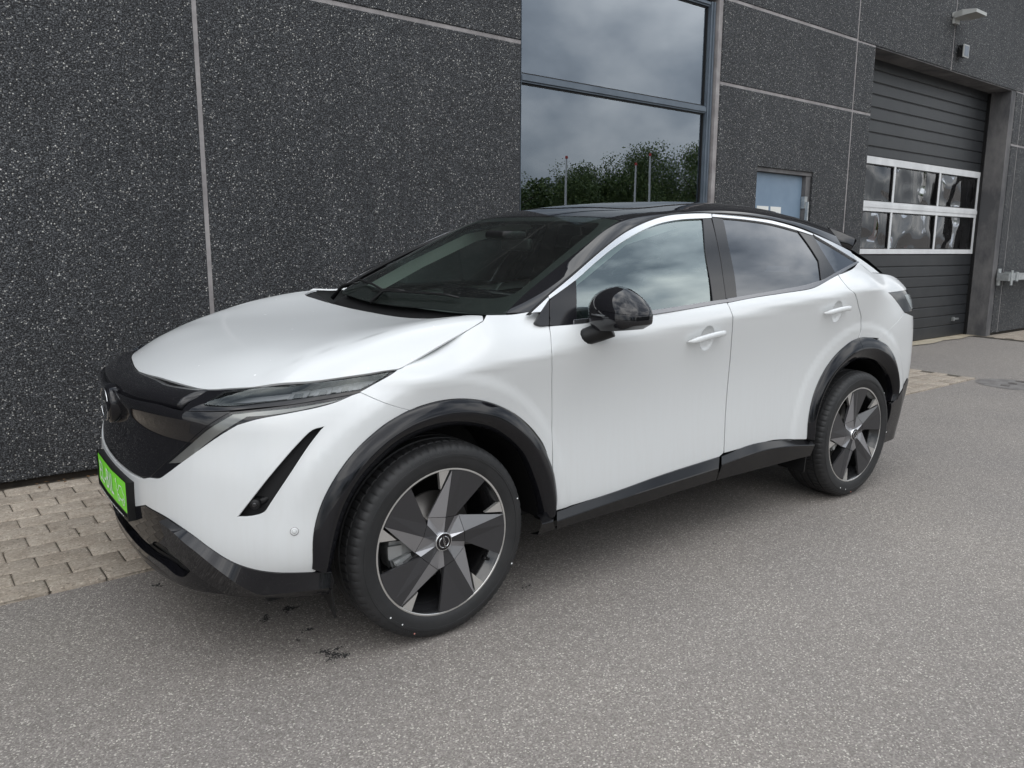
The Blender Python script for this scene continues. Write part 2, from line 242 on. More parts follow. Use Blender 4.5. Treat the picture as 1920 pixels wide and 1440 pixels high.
# paved strip along the wall (bed of dark joints, stones on it)
pav = gsheet('pavement', -8, 7.72, YP, YW+.2, M['joint'], .010); tag(pav, 'strip of sand coloured paving stones along the wall')
pav2 = gsheet('pavement', 11.9, 24, YP+.3, YW+.2, M['joint'], .010); tag(pav2, 'far strip of paving stones beyond the garage drive')
BR = []
for k in range(6):
    L_, D_, c = .2060, .1378, .0075; n = 5; V = []; 
    def ring(z, ins):
        P = []; j = lambda: random.uniform(-.0018, .0018)
        for (xa, ya, xb, yb) in ((0, 0, L_, 0), (L_, 0, L_, D_), (L_, D_, 0, D_), (0, D_, 0, 0)):
            for q in range(3):
                t = (0.04, .5, .96)[q]; x = xa+(xb-xa)*t; y = ya+(yb-ya)*t
                x = min(max(x, ins), L_-ins)+j(); y = min(max(y, ins), D_-ins)+j(); P.append((x, y, z+(j()*.5 if z > 0 else 0)))
        return P
    V = ring(-.02, 0)+ring(.016, 0)+ring(.0215, .0035)+ring(.0235, .010); Fc = []
    for a in range(3):
        for i in range(12): j2 = (i+1) % 12; Fc.append((a*12+i, a*12+j2, a*12+12+j2, a*12+12+i))
    Fc.append(tuple(range(36, 48)))
    me = bpy.data.meshes.new('brick'); me.from_pydata(V, [], Fc); me.update(); me.materials.append(M['brick']); me.polygons.foreach_set('use_smooth', [True]*len(me.polygons))
    me.set_sharp_from_angle(angle=math.radians(50)) if hasattr(me, 'set_sharp_from_angle') else None
    BR.append(me)
rows = 11; pitch = (YW-.005-YP)/rows
def lay(x0, x1, par, rows_=range(11), ycut=None):
    for r in rows_:
        y = YP+r*pitch+.0012; off = (.0 if r % 2 == 0 else .1045)-1.087+.0015
        i0 = math.ceil((x0-off)/.209); i1 = math.floor((x1-.2-off)/.209)
        for i in range(i0, i1+1):
            x = off+i*.209; o = bpy.data.objects.new('brick', BR[(i*7+r*3) % 6]); COL.objects.link(o); o.parent = par
            o.location = (x, y, gz(y)+.004-.010+random.uniform(-.0018, .0018)); o.rotation_euler = (random.uniform(-.006, .006)+SL, random.uniform(-.006, .006), random.uniform(-.006, .006))
lay(-2.0, .35, pav)
lay(5.55, 7.75, pav)
def rest(x0, x1, par, y0=YP, rr=range(11)):
    mb = MB()
    for r in rr:
        y = y0+r*pitch+.002; off = (.0 if r % 2 == 0 else .1045)-1.087+.003; i0 = math.ceil((x0-off)/.209); i1 = math.floor((x1-.2-off)/.209)
        for i in range(i0, i1+1):
            x = off+i*.209; z = gz(y)+random.uniform(-.0015, .0015); mb.cbox(x, x+.2060, y, y+.1378, z-.01, z+.0175, .006)
    o = mb.obj('brick', M['brick'], par); o['kind'] = 'stuff'; return o
rest(.1501, 5.7499, pav); rest(-7.9, -1.8001, pav); rest(11.9, 16, pav2, YP+.3, range(9))
# moss tuft between two stones
mb = MB()
for k in range(40):
    x = -.905+random.gauss(0, .018); y = 1.83+random.gauss(0, .006); z = gz(y)+.012; a = random.uniform(0, 6.28); h = random.uniform(.004, .011); w = .004
    mb.add([(x-w*math.cos(a), y-w*math.sin(a), z), (x+w*math.cos(a), y+w*math.sin(a), z), (x+random.uniform(-.004, .004), y, z+h)], [(0, 1, 2)])
tag(mb.obj('moss', M['moss']), 'small green moss tuft in a joint of the paving left of the car', 'moss', kind='stuff')
mb = MB()
for k in range(90):
    x = random.uniform(-2.2, .3); y = YW-.01-abs(random.gauss(0, .035)); z = gz(y)+.026; a = random.uniform(0, 6.28); w = random.uniform(.004, .011); l = w*random.uniform(1, 2.2)
    ca, sa = math.cos(a), math.sin(a); mb.add([(x-l*ca, y-l*sa, z), (x+w*sa, y-w*ca, z+.003), (x+l*ca, y+l*sa, z+.002), (x-w*sa, y+w*ca, z+.004)], [(0, 1, 2, 3)])
tag(mb.obj('leaf_litter', M['litter']), 'dry brown leaf bits along the foot of the wall left of the car', 'leaves', kind='stuff')
# garage threshold and drain cover
th = MB()
xs_ = [8.0, 8.6, 9.3, 9.9, 10.4, 10.9, 11.4, 11.9, 12.35, 12.6]
fr = [2.86, 2.9, 2.84, 2.9, 2.86, 2.93, 2.88, 2.95, 2.86, 2.98]
for i in range(9): th.add([(xs_[i], fr[i], gz(fr[i])+.012), (xs_[i+1], fr[i+1], gz(fr[i+1])+.012), (xs_[i+1], 3.3, gz(3.3)+.012), (xs_[i], 3.3, gz(3.3)+.012)], [(0, 1, 2, 3)])
tag(th.obj('threshold', M['sill']), 'pale worn concrete threshold in front of the garage door', kind='structure')
mb = MB(); V = []; c0 = (7.68, .85)
for r in (.0, .30, .34):
    for k in range(32): a = k*math.pi/16; V.append((c0[0]+r*math.cos(a), c0[1]+r*math.sin(a), gz(c0[1]+r*math.sin(a))+(.008 if r < .32 else .003)))
mb.add(V, [(k, (k+1) % 32, 32+(k+1) % 32, 32+k) for k in range(32)]+[(32+k, 32+(k+1) % 32, 64+(k+1) % 32, 64+k) for k in range(32)])
for k in range(3): mb.tube([(c0[0]-.2+.2*k, c0[1]-.04, gz(c0[1])+.012), (c0[0]-.2+.2*k, c0[1]+.04, gz(c0[1])+.012)], .012, 6)
tag(mb.obj('manhole_cover', worn('cast_iron', (.13, .12, .115), (.2, .19, .18), 9, .7)), 'round iron manhole cover flush in the asphalt behind the car', 'manhole cover')

# ---------------- building
bld = empty('industrial_building', (5, YW, gz(YW))); tag(bld, 'industrial building of dark exposed aggregate concrete panels with tall window and garage door', 'building')
bl = lambda x, y, z: (x-5, y-YW, z-gz(YW))
def bpart(name, mb, m, parent=bld, **k):
    mb.V = [bl(*v) for v in mb.V] if parent is bld else [bl(*v) for v in mb.V]
    return mb.obj(name, m, parent, **k)
ZT, J = 6.2, .0125; ZB = .106
WX0, WX1, WZ0, WZ1 = 2.585, 5.06, .45, 3.715     # tall window
DX0, DX1, DZ1 = 5.755, 6.81, 2.255               # service door
GX0, GX1, GZ1 = 7.965, 12.05, 3.775              # garage opening
def panel_wall(x0, x1, z0, z1, dep=.22):          # chamfered slab facing -Y
    mb = MB(); c = .008; y0 = YW
    V = [(x0, y0+c, z0), (x1, y0+c, z0), (x1, y0+c, z1), (x0, y0+c, z1), (x0+c, y0, z0+c), (x1-c, y0, z0+c), (x1-c, y0, z1-c), (x0+c, y0, z1-c), (x0, y0+dep, z0), (x1, y0+dep, z0), (x1, y0+dep, z1), (x0, y0+dep, z1)]
    mb.add(V, [(4, 5, 6, 7), (0, 1, 5, 4), (1, 2, 6, 5), (2, 3, 7, 6), (3, 0, 4, 7), (8, 0, 3, 11), (1, 9, 10, 2), (3, 2, 10, 11), (0, 8, 9, 1)])
    return mb
JX = [-9.5, -4.7, .110, WX0, 7.551, 12.47, 17.4, 22.3]
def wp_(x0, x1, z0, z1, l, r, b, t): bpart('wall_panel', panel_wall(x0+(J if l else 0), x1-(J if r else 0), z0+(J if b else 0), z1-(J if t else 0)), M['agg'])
for x0, x1 in ((-9.5, -4.7), (-4.7, .110)):
    wp_(x0, x1, ZB, 2.982, 1, 1, 0, 1); wp_(x0, x1, 2.982, ZT, 1, 1, 1, 0)
wp_(.110, WX0, ZB, 2.982, 1, 0, 0, 1); wp_(.110, WX0, 2.982, ZT, 1, 0, 1, 0)
wp_(WX0, WX1, ZB, WZ0, 0, 0, 0, 0)
wp_(WX0, WX1, 3.772, ZT, 1, 1, 1, 0)
# between window and service door etc.
def portal(x0, x1, z0, z1, hx0, hx1, hz, dep=.22, c=.008):      # one slab with a door opening in it
    y0 = YW; mb = MB(); P_ = [(x0, z0), (hx0, z0), (hx0, hz), (hx1, hz), (hx1, z0), (x1, z0), (x1, z1), (x0, z1)]
    Q_ = [(x0+c, z0+c), (hx0-c*.5, z0+c), (hx0-c*.5, hz+c*.5), (hx1+c*.5, hz+c*.5), (hx1+c*.5, z0+c), (x1-c, z0+c), (x1-c, z1-c), (x0+c, z1-c)]
    V = [(x, y0, z) for x, z in Q_]+[(x, y0+c, z) for x, z in P_]+[(x, y0+dep, z) for x, z in P_]
    mb.add(V, [(0, 1, 2, 7), (7, 2, 3, 6), (3, 4, 5, 6)]+[(i, i+8, (i+1) % 8+8, (i+1) % 8) for i in range(8)]+[(i+8, i+16, (i+1) % 8+16, (i+1) % 8+8) for i in range(8)]); return mb
bpart('wall_panel', portal(WX1+.02, 7.551-J, ZB, 2.997-J, DX0, DX1, DZ1), M['agg'])
wp_(WX1+.02, 7.551, 2.997, 3.772, 0, 1, 1, 1); wp_(WX1+.02, 7.551, 3.772, ZT, 0, 1, 1, 0)
wp_(7.551, GX0, ZB, 2.997, 1, 0, 0, 1); wp_(7.551, GX0, 2.997, 3.772, 1, 0, 1, 1)
wp_(7.551, 9.97, GZ1, ZT, 1, 1, 0, 0); wp_(9.97, 12.47, GZ1, ZT, 1, 1, 0, 0)
wp_(GX1+.17, 12.47, ZB, 2.997, 0, 1, 0, 1); wp_(GX1+.17, 12.47, 2.997, GZ1, 0, 1, 1, 1)
for x0, x1 in ((12.47, 17.4), (17.4, 22.3)):
    wp_(x0, x1, ZB, 2.997, 1, 1, 0, 1); wp_(x0, x1, 2.997, GZ1, 1, 1, 1, 1); wp_(x0, x1, GZ1, ZT, 1, 1, 1, 0)
# sealant in the joints
def seal(x0, x1, z0, z1):
    mb = MB(); mb.box(x0, x1, YW+.007, YW+.03, z0, z1); bpart('joint_sealant', mb, M['sealant'])
for x in (-4.7, .110, 17.4): seal(x-J-.002, x+J+.002, ZB, ZT)
seal(7.551-J-.002, 7.551+J+.002, ZB, ZT); seal(12.47-J-.002, 12.47+J+.002, ZB, ZT); seal(9.97-J-.002, 9.97+J+.002, GZ1, ZT)
for x0, x1, z in ((-9.5, -4.714, 2.982), (-4.686, .096, 2.982), (.124, WX0, 2.982), (WX1+.02, 7.537, 2.997), (7.565, GX0, 2.997), (GX1+.17, 12.456, 2.997), (12.484, 17.386, 2.997), (17.414, 22.3, 2.997),
                  (WX0, 7.537, 3.772), (7.565, GX0, 3.772), (12.484, 17.386, 3.775), (17.414, 22.3, 3.775), (GX1+.17, 12.456, 3.775)):
    seal(x0, x1, z-J-.002, z+J+.002)
# wall core, base plinth, roof edge
mb = MB(); mb.box(-9.5, 2.5, YW+.23, YW+.4, 0, ZT); mb.box(2.5, 5.2, YW+.23, YW+.4, 3.75, ZT); mb.box(7.6, 12.1, YW+.23, YW+.32, 3.80, ZT); mb.box(12.4, 22.3, YW+.23, YW+.4, 0, ZT); mb.box(5.2, 5.74, YW+.23, YW+.4, 0, ZT); mb.box(6.83, 7.94, YW+.23, YW+.4, 0, ZT); mb.box(5.74, 6.83, YW+.23, YW+.4, 2.3, ZT)
bpart('inner_wall', mb, M['room'])
mb = MB(); mb.box(-9.5, GX0, YW+.035, YW+.10, -.1, ZB-.003); mb.box(GX1+.03, 22.3, YW+.035, YW+.10, -.1, ZB-.003); bpart('base_plinth', mb, M['wood'])
mb = MB(); mb.box(-9.5, 22.3, YW-.03, YW+.5, ZT, ZT+.12); bpart('roof_edge', mb, M['alu'])
mb = MB(); mb.box(-9.5, 22.3, YW+.42, YW+9, ZT-.1, ZT-.02); bpart('roof', mb, M['room'])
mb = MB(); mb.box(-9.5, 22.3, YW+9, YW+9.2, -.3, ZT); mb.box(-9.7, -9.5, YW, YW+9.2, -.3, ZT); mb.box(22.3, 22.5, YW, YW+9.2, -.3, ZT); bpart('rear_wall', mb, M['room'])
mb = MB(); mb.box(-9.5, 22.3, YW+.42, YW+9, -.2, .10); bpart('floor', mb, M['room'])
# tall window: aluminium frame, two panes
win = empty('window', bl(WX0, YW, WZ0), bld); wl = lambda mb: setattr(mb, 'V', [(v[0]-WX0, v[1]-YW, v[2]-WZ0) for v in mb.V])
def wpart(name, mb, m, **k): wl(mb); return mb.obj(name, m, win, **k)
for (x0, x1, z0, z1) in ((WX0, WX0+.035, WZ0, WZ1), (4.915, 5.005, WZ0, WZ1), (WX0+.036, 4.914, WZ0, WZ0+.07), (WX0+.036, 4.914, WZ1-.045, WZ1), (WX0+.036, 4.914, 2.700, 2.765)):
    v_ = (z1-z0) > (x1-x0); mb = MB(); mb.box(x0, x1, YW+.045, YW+.13, z0, z1)
    if v_: mb.box(x0+.012, x1-.012, YW+.030, YW+.0449, z0+.001, z1-.001); mb.box(x0+(x1-x0)*.45, x0+(x1-x0)*.55, YW+.018, YW+.0299, z0+.001, z1-.001)
    else: mb.box(x0, x1, YW+.030, YW+.0449, z0+.014, z1-.014)
    wpart('frame', mb, M['alu'])
for (z0, z1) in ((2.768, WZ1-.048), (WZ0+.073, 2.697)):
    for a in ((WX0+.036, WX0+.046, z0, z1), (4.900, 4.914, z0, z1), (WX0+.046, 4.900, z0, z0+.010), (WX0+.046, 4.900, z1-.010, z1)):
        mb = MB(); mb.box(a[0], a[1], YW+.062, YW+.085, a[2], a[3]); wpart('gasket', mb, M['plastic'])
    mb = MB(); mb.box(WX0+.046, 4.900, YW+.072, YW+.080, z0+.010, z1-.010); wpart('pane', mb, M['winglass'])
mb = MB(); mb.box(5.006, 5.02, YW+.0, YW+.12, WZ0, WZ1+.05); mb.box(5.02, 5.078, YW+.012, YW+.12, WZ0, WZ1+.05); wpart('jamb', mb, M['sealant'])
# inside of the showroom seen faintly through the glass
mb = MB(); mb.box(4.45, 4.60, 3.3, 3.45, .1, 6); bpart('column', mb, M['roomwhite'])
mb = MB(); mb.tube([(2.7, 5.0, 3.72), (4.3, 6.2, 3.80)], .03, 6); bpart('strip_light', mb, M['roomwhite'])
mb = MB(); mb.tube([(4.2, 7.2, 3.4), (5.5, 7.0, 3.35)], .02, 6); bpart('strip_light', mb, M['roomwhite'])
mb = MB(); mb.tube([(4.62, 3.05, 3.15), (4.64, 3.05, 4.6)], .02, 6); bpart('cable_duct', mb, M['roomwhite'])
# service door
sd = empty('service_door', bl(DX0, YW, .06), bld)
def dpart(name, mb, m, label=None): mb.V = [(v[0]-DX0, v[1]-YW, v[2]-.06) for v in mb.V]; return mb.obj(name, m, sd, label=label)
mb = MB(); mb.box(DX0+.005, DX1-.095, YW+.075, YW+.12, .07, DZ1-.045); dpart('door_leaf', mb, M['door'])
mb = MB(); mb.box(DX0-.0, DX1, YW+.02, YW+.125, DZ1-.04, DZ1-.001); mb.box(DX1-.09, DX1-.001, YW+.03, YW+.125, .07, DZ1-.041); mb.box(DX0-.02, DX0+.004, YW+.03, YW+.13, .07, DZ1-.041); dpart('door_frame', mb, M['concrete'])
mb = MB(); mb.box(DX1-.10, DX1-.045, YW+.025, YW+.07, 1.86, 1.99); mb.box(DX1-.085, DX1-.065, YW-.01, YW+.024, 1.70, 1.93); dpart('door_closer', mb, M['galv'])
for x0, x1 in ((5.885, 6.095), (6.135, 6.33)):
    mb = MB(); mb.box(x0, x1, YW+.071, YW+.0745, 1.60, 1.862); dpart('notice', mb, M['paper'])
mb = MB()
for k, w_ in enumerate((.13, .09)): mb.box(6.155, 6.155+w_, YW+.0690, YW+.0705, 1.795-.025*k, 1.802-.025*k)
dpart('notice_text', mb, M['lampgrey'])
# garage doorway: reveals, soffit, sectional door
mb = MB(); mb.box(GX1, GX1+.17, YW+.012, YW+.55, .02, GZ1-.001); bpart('door_jamb', mb, M['concrete'])
mb = MB(); mb.box(GX1-.03, GX1-.001, YW+.29, YW+.36, .06, GZ1-.02); bpart('guide_rail', mb, M['plastic'])
mb = MB(); mb.box(GX0-.05, GX0+.0, YW+.22, YW+.55, .02, GZ1); bpart('door_jamb', mb, M['concrete'])
mb = MB(); mb.box(GX0, GX1+.17, YW+.225, YW+.6, GZ1-.001, GZ1+.05); mb.box(GX0, GX1, YW+.01, YW+.224, GZ1-.012, GZ1-.002); bpart('soffit', mb, M['concrete'])
gd = empty('garage_door', bl(GX0, YW+.33, .06), bld); GY = YW+.33
def gpart(name, mb, m, label=None, smooth=False): mb.V = [(v[0]-GX0, v[1]-GY, v[2]-.06) for v in mb.V]; return mb.obj(name, m, gd, label=label, smooth=smooth)
zz = [.075, .255, .408, .556, .710, .866, 1.017, 1.170, 1.345]; zu = [2.60, 2.72, 2.89, 3.045, 3.20, 3.355, 3.50, 3.65, 3.80]
for Zs in (zz, zu):
    for i in range(8):
        a, b_ = Zs[i]+.003, Zs[i+1]-.003; mb = MB(); c = .010; X0, X1 = GX0+.012, GX1-.032
        mb.add([(X0, GY+c, a), (X1, GY+c, a), (X1, GY, a+c), (X0, GY, a+c), (X0, GY, b_-c), (X1, GY, b_-c), (X1, GY+c, b_), (X0, GY+c, b_)], [(0, 1, 2, 3), (3, 2, 5, 4), (4, 5, 6, 7)])
        gpart('slat', mb, M['slat'])
mb = MB(); mb.box(GX0+.0, GX1-.03, GY+.011, GY+.05, .065, 1.345); mb.box(GX0+.0, GX1-.03, GY+.011, GY+.05, 2.60, 3.85); gpart('door_core', mb, M['plastic'])
mxs = [GX0+.012, 8.10, 9.295, 9.345, 10.64, 10.69, 11.955, 12.018]
for (z0, z1, n_) in ((1.350, 1.415, 'rail'), (1.905, 2.035, 'rail'), (2.505, 2.595, 'rail')):
    mb = MB(); mb.box(mxs[0], mxs[-1], GY-.012, GY+.04, z0, z1)
    if z1-z0 > .1: mb.box(mxs[0], mxs[-1], GY-.020, GY-.0121, z0+.05, z1-.03)
    gpart('rail', mb, M['whitealu'])
for z0, z1 in ((1.416, 1.904), (2.036, 2.504)):
    for x0, x1 in ((9.295, 9.345), (10.64, 10.69), (11.955, 12.018)):
        mb = MB(); mb.box(x0, x1, GY-.010, GY+.038, z0, z1); gpart('mullion', mb, M['whitealu'])
    for x0, x1 in ((mxs[0], 9.294), (9.346, 10.639), (10.691, 11.954)):
        mb = MB(); mb.box(x0, x1, GY+.012, GY+.018, z0, z1); gpart('pane', mb, M['acryl'])
        mb = MB()
        for a in ((x0, x0+.012, z0, z1), (x1-.012, x1, z0, z1), (x0+.012, x1-.012, z0, z0+.012), (x0+.012, x1-.012, z1-.012, z1)): mb.box(a[0], a[1], GY-.004, GY+.011, a[2], a[3])
        gpart('gasket', mb, M['plastic'])
mb = MB(); mb.box(11.55, 11.72, GY-.030, GY-.0, .33, .355); mb.box(11.53, 11.57, GY-.036, GY-.0, .315, .375); gpart('bolt', mb, M['galv'])
# workshop things glimpsed through the panes; red box added for a reddish reflection
mb = MB(); mb.box(8.0, 10.1, 3.30, 3.42, .12, 2.02); bpart('red_cabinet', mb, M['reflectred']); mb = MB(); mb.box(12.2, 13.6, 4.2, 4.6, .1, 1.7); bpart('blue_cabinet', mb, M['roomblue'])
mb = MB(); mb.box(11.7, 12.4, 4.0, 4.2, .1, 3.2); bpart('white_post', mb, M['roomwhite'])
# wall lamp, floodlight, galvanised bar
wl_ = empty('wall_light', (9.93, YW, 4.44)); tag(wl_, 'pale grey flat LED wall light with bracket high above the garage door', 'wall light')
mb = MB(); mb.box(-.07, .07, -.035, -.001, -.10, .04); mb.box(-.09, -.06, -.06, -.001, -.02, .03); mb.obj('bracket', M['lampgrey'], wl_)
mb = MB(); mb.add([(-.11, -.04, -.045), (.11, -.04, -.045), (.11, -.04, .02), (-.11, -.04, .02), (-.15, -.15, -.045), (.17, -.15, -.045), (.17, -.15, .03), (-.15, -.15, .03), (-.15, -.32, -.035), (.17, -.32, -.035), (.17, -.32, .005), (-.15, -.32, .005)],
  [(0, 3, 2, 1), (0, 1, 5, 4), (1, 2, 6, 5), (2, 3, 7, 6), (3, 0, 4, 7), (4, 5, 9, 8), (5, 6, 10, 9), (6, 7, 11, 10), (7, 4, 8, 11), (8, 9, 10, 11)]); mb.obj('housing', M['lampgrey'], wl_)
mb = MB(); mb.add([(-.13, -.16, -.047), (.15, -.16, -.047), (.15, -.31, -.038), (-.13, -.31, -.038)], [(0, 1, 2, 3)]); mb.obj('lens', M['lampglass'], wl_)
fl = empty('floodlight', (10.13, YW, 4.03)); tag(fl, 'small black floodlight with glass front on the wall under the pale wall light', 'floodlight')
mb = MB(); mb.box(-.07, .07, -.085, -.03, -.08, .06); 
for k in range(5): mb.box(-.06+.028*k, -.052+.028*k, -.029, -.012, -.07, .05)
mb.obj('housing', M['plastic'], fl)
mb = MB(); mb.box(-.08, .08, -.100, -.086, -.09, .07); mb.obj('front_frame', M['lampgrey'], fl)
mb = MB(); mb.box(-.066, .066, -.1025, -.1005, -.076, .056); mb.obj('glass', mat('flood_glass', (.16, .18, .21), .15), fl)
mb = MB(); mb.tube([(-.08, -.06, 0), (-.08, -.01, .07), (.0, -.003, .09), (.08, -.01, .07), (.08, -.06, 0)], .006, 6); mb.obj('bracket', M['plastic'], fl)
bar = empty('guard_rail', (12.4, YW, 1.0)); tag(bar, 'galvanised steel bar on brackets fixed to the wall right of the garage door', 'guard rail')
mb = MB(); mb.box(-.02, 5.2, -.17, -.11, -.055, .050); mb.obj('bar', M['galv'], bar)
for x in (-.15, 2.4, 4.9):
    mb = MB(); mb.box(x-.04, x+.06, -.02, -.001, -.14, .12); mb.box(x-.10, x+.10, -.19, -.021, -.06, .055) if x < 0 else mb.box(x-.03, x+.05, -.105, -.021, -.04, .04); mb.box(x-.035, x+.035, -.205, -.191, -.13, .10) if x < 0 else None; mb.obj('bracket', M['galv'], bar)
mb = MB(); mb.box(.08, .16, -.185, -.0, -.075, .07); mb.obj('clamp', M['galv'], bar)
# ---------------- opposite side of the yard: seen mirrored in the glass
def tree(x, y, h, w, label, seed):
    rs = random.Random(seed); r = empty('broadleaf_tree', (x, y, gz(y))); tag(r, label, 'tree', 'trees on the far side of the yard')
    mb = MB(); mb.tube([(0, 0, 0), (.05, .0, h*.3), (0, .1, h*.75)], [.2, .14, .04], 8)
    for k in range(7): a = rs.uniform(0, 6.28); z = h*rs.uniform(.25, .6); mb.tube([(0, 0, z), (w*.4*math.cos(a), w*.4*math.sin(a), z+h*.2)], [.07, .02], 5)
    mb.obj('trunk', M['bark'], r); g_ = np.random.default_rng(seed+50)
    n_ = 130; cz = h*(.12+.80*g_.random(n_)**.8); k = (1.15-cz/h*.75); cl = np.stack([g_.normal(0, w*.30, n_)*k, g_.normal(0, w*.25, n_)*k, cz], 1); R = g_.uniform(.45, .95, n_)*w*.17
    V, Fc = leaves(g_, cl.repeat(150, 0), R.repeat(150), .05, .10); obj('crown', V, Fc, M['leaf'], r)
def leaves(g_, C_, R, s0, s1):
    n_ = len(C_); d = g_.normal(0, 1, (n_, 3)); d /= np.linalg.norm(d, axis=1)[:, None]; p = C_+d*(R*g_.random(n_)**.4)[:, None]
    a = g_.normal(0, 1, (n_, 3)); a /= np.linalg.norm(a, axis=1)[:, None]; b = np.cross(a, g_.normal(0, 1, (n_, 3))); b /= np.linalg.norm(b, axis=1)[:, None]; s = g_.uniform(s0, s1, n_)[:, None]; a = a*s; b = b*s*.6
    V = np.stack([p-a, p+b, p+a, p-b], 1).reshape(-1, 3); Fc = np.arange(4*n_).reshape(-1, 4); return V, Fc
tdesc = ['tall', 'low bushy', 'broad', 'narrow', 'dense', 'loose', 'round', 'leaning', 'ragged', 'wide']
spec = [(27, 5.3, 6), (32, 6.6, 6), (36.5, 6.3, 6), (40.5, 7.6, 6), (44, 9.0, 6.5), (47.5, 8.6, 7), (51, 9.6, 7.5), (56, 9.0, 8), (20, 6.2, 8), (12, 6.5, 8), (4, 6, 8), (-5, 7, 9), (-15, 6.5, 9)]
TL = ['low rounded green tree at the left edge of the tree line mirrored in the window', 'bushy green tree just left of the left flagpole in the tall window', 'green tree right of the left flagpole, mirrored in the tall window', 'mid height green tree in the middle of the mirrored tree line',
      'tall green tree left of the pair of flagpoles in the tall window', 'green tree right behind the pair of flagpoles in the tall window', 'tallest green tree right of the flagpoles in the tall window', 'green tree at the right edge of the mirrored tree line in the tall window',
      'broad green tree across the yard, left of the trees mirrored in the tall window', 'green tree across the yard mirrored low in the front door window', 'round green tree across the yard behind the photographer', 'wide green tree across the yard left of the others', 'leftmost wide green tree of the row across the yard']
for i, (x, h, w) in enumerate(spec):
    tree(x, -35+(-1)**i*1.5, h-gz(-35)+.2, w*1.15, TL[i], i)
g_ = np.random.default_rng(5); n_ = 130000; x = g_.uniform(5, 62, n_); top = 6.2+.9*np.sin(x*.9)+.6*np.sin(x*2.3)+.5*np.sin(x*.31)
y = -36.8+g_.uniform(-1.2, 1.2, n_); z = y*SL+g_.random(n_)**.75*top
V, Fc = leaves(g_, np.stack([x, y, z], 1), np.full(n_, .05), .09, .18)
tag(obj('hedge', V, Fc, M['leaf']), 'dense green undergrowth below the trees across the yard', 'hedge', kind='stuff')
for i, (x, h) in enumerate(((22.0, 5.2), (27.3, 5.7), (27.0, 5.3))):
    p = empty('flagpole', (x, -18-(.6 if i == 2 else 0), gz(-18))); tag(p, ('white flagpole with red top standing alone at the left in the tall window', 'taller right flagpole of the close pair mirrored in the tall window', 'shorter left flagpole of the close pair mirrored in the tall window')[i], 'flagpole', 'white flagpoles across the yard')
    mb = MB(); mb.tube([(0, 0, 0), (0, 0, h-gz(-18))], [.06, .04], 8); mb.obj('pole', M['pole'], p); mb = MB(); mb.tube([(0, 0, h-gz(-18)+.001), (0, 0, h-gz(-18)+.12)], [.07, .05], 8); mb.obj('finial', M['polered'], p)
# ---- smooth spline sheets of the car's skin: car space (X to the rear, L sideways from the centre, Z up), metres
def _natM(k):
    k = np.asarray(k, float); n = len(k); h = np.diff(k)
    A = np.eye(n); B = np.zeros((n, n))
    for i in range(1, n-1):
        A[i, i-1] = h[i-1]; A[i, i] = 2*(h[i-1]+h[i]); A[i, i+1] = h[i]
        B[i, i-1] = 6/h[i-1]; B[i, i] = -6/h[i-1]-6/h[i]; B[i, i+1] = 6/h[i]
    return np.linalg.solve(A, B)          # second derivatives from values
class Nat:                                # natural cubic spline basis, linear beyond the ends
    def __init__(s, k): s.k = np.asarray(k, float); s.M = _natM(k); s.n = len(k)
    def w(s, x):
        x = np.atleast_1d(np.asarray(x, float)); k = s.k
        xc = np.clip(x, k[0], k[-1]); i = np.clip(np.searchsorted(k, xc, 'right')-1, 0, s.n-2)
        h = k[i+1]-k[i]; b = (xc-k[i])/h; a = 1-b; W = np.zeros((len(x), s.n)); r = np.arange(len(x))
        W[r, i] += a; W[r, i+1] += b
        W += ((a**3-a)*h*h/6)[:, None]*s.M[i] + ((b**3-b)*h*h/6)[:, None]*s.M[i+1]
        d = x-xc
        if np.any(d != 0):
            D = np.zeros_like(W); D[r, i] = -1/h; D[r, i+1] = 1/h
            D += (-(3*a*a-1)*h/6)[:, None]*s.M[i] + ((3*b*b-1)*h/6)[:, None]*s.M[i+1]
            W += D*d[:, None]
        return W
    def __call__(s, v, x): return s.w(x)@np.asarray(v, float)
def curve(pts):
    pts = np.asarray(pts, float); N = Nat(pts[:, 0])
    return lambda x: N(pts[:, 1], x)
def _sy(a, s=1): a = np.asarray(a, float); return np.concatenate([s*a[..., :0:-1], a], axis=-1)
# hood: Z(X, L)
_hx = Nat([-.95, -.87, -.80, -.7, -.6, -.4, -.2, 0, .2, .4]); _hl = Nat(_sy([0, .2, .4, .55, .65, .72, .78, .84, .90], -1))
_hT = np.array([
 [.80, .795, .775, .755, .745, .73, .71, .68, .63],
 [.858, .852, .835, .812, .80, .785, .76, .72, .67],
 [.912, .906, .886, .862, .850, .835, .81, .77, .72],
 [.965, .960, .938, .905, .882, .860, .832, .79, .74],
 [1.006, 1.003, .993, .964, .934, .912, .88, .84, .79],
 [1.050, 1.05, 1.048, 1.042, 1.030, 1.002, .967, .922, .87],
 [1.072, 1.073, 1.078, 1.085, 1.086, 1.075, 1.043, .992, .93],
 [1.088, 1.09, 1.1, 1.113, 1.124, 1.122, 1.095, 1.045, .985],
 [1.10, 1.103, 1.115, 1.13, 1.143, 1.148, 1.135, 1.09, 1.03],
 [1.11, 1.113, 1.125, 1.14, 1.152, 1.158, 1.15, 1.115, 1.06]])
_hT = _sy(_hT)
_hc = curve([(-.9, .52), (-.6, .60), (-.42, .643), (-.02, .690), (.26, .700)])
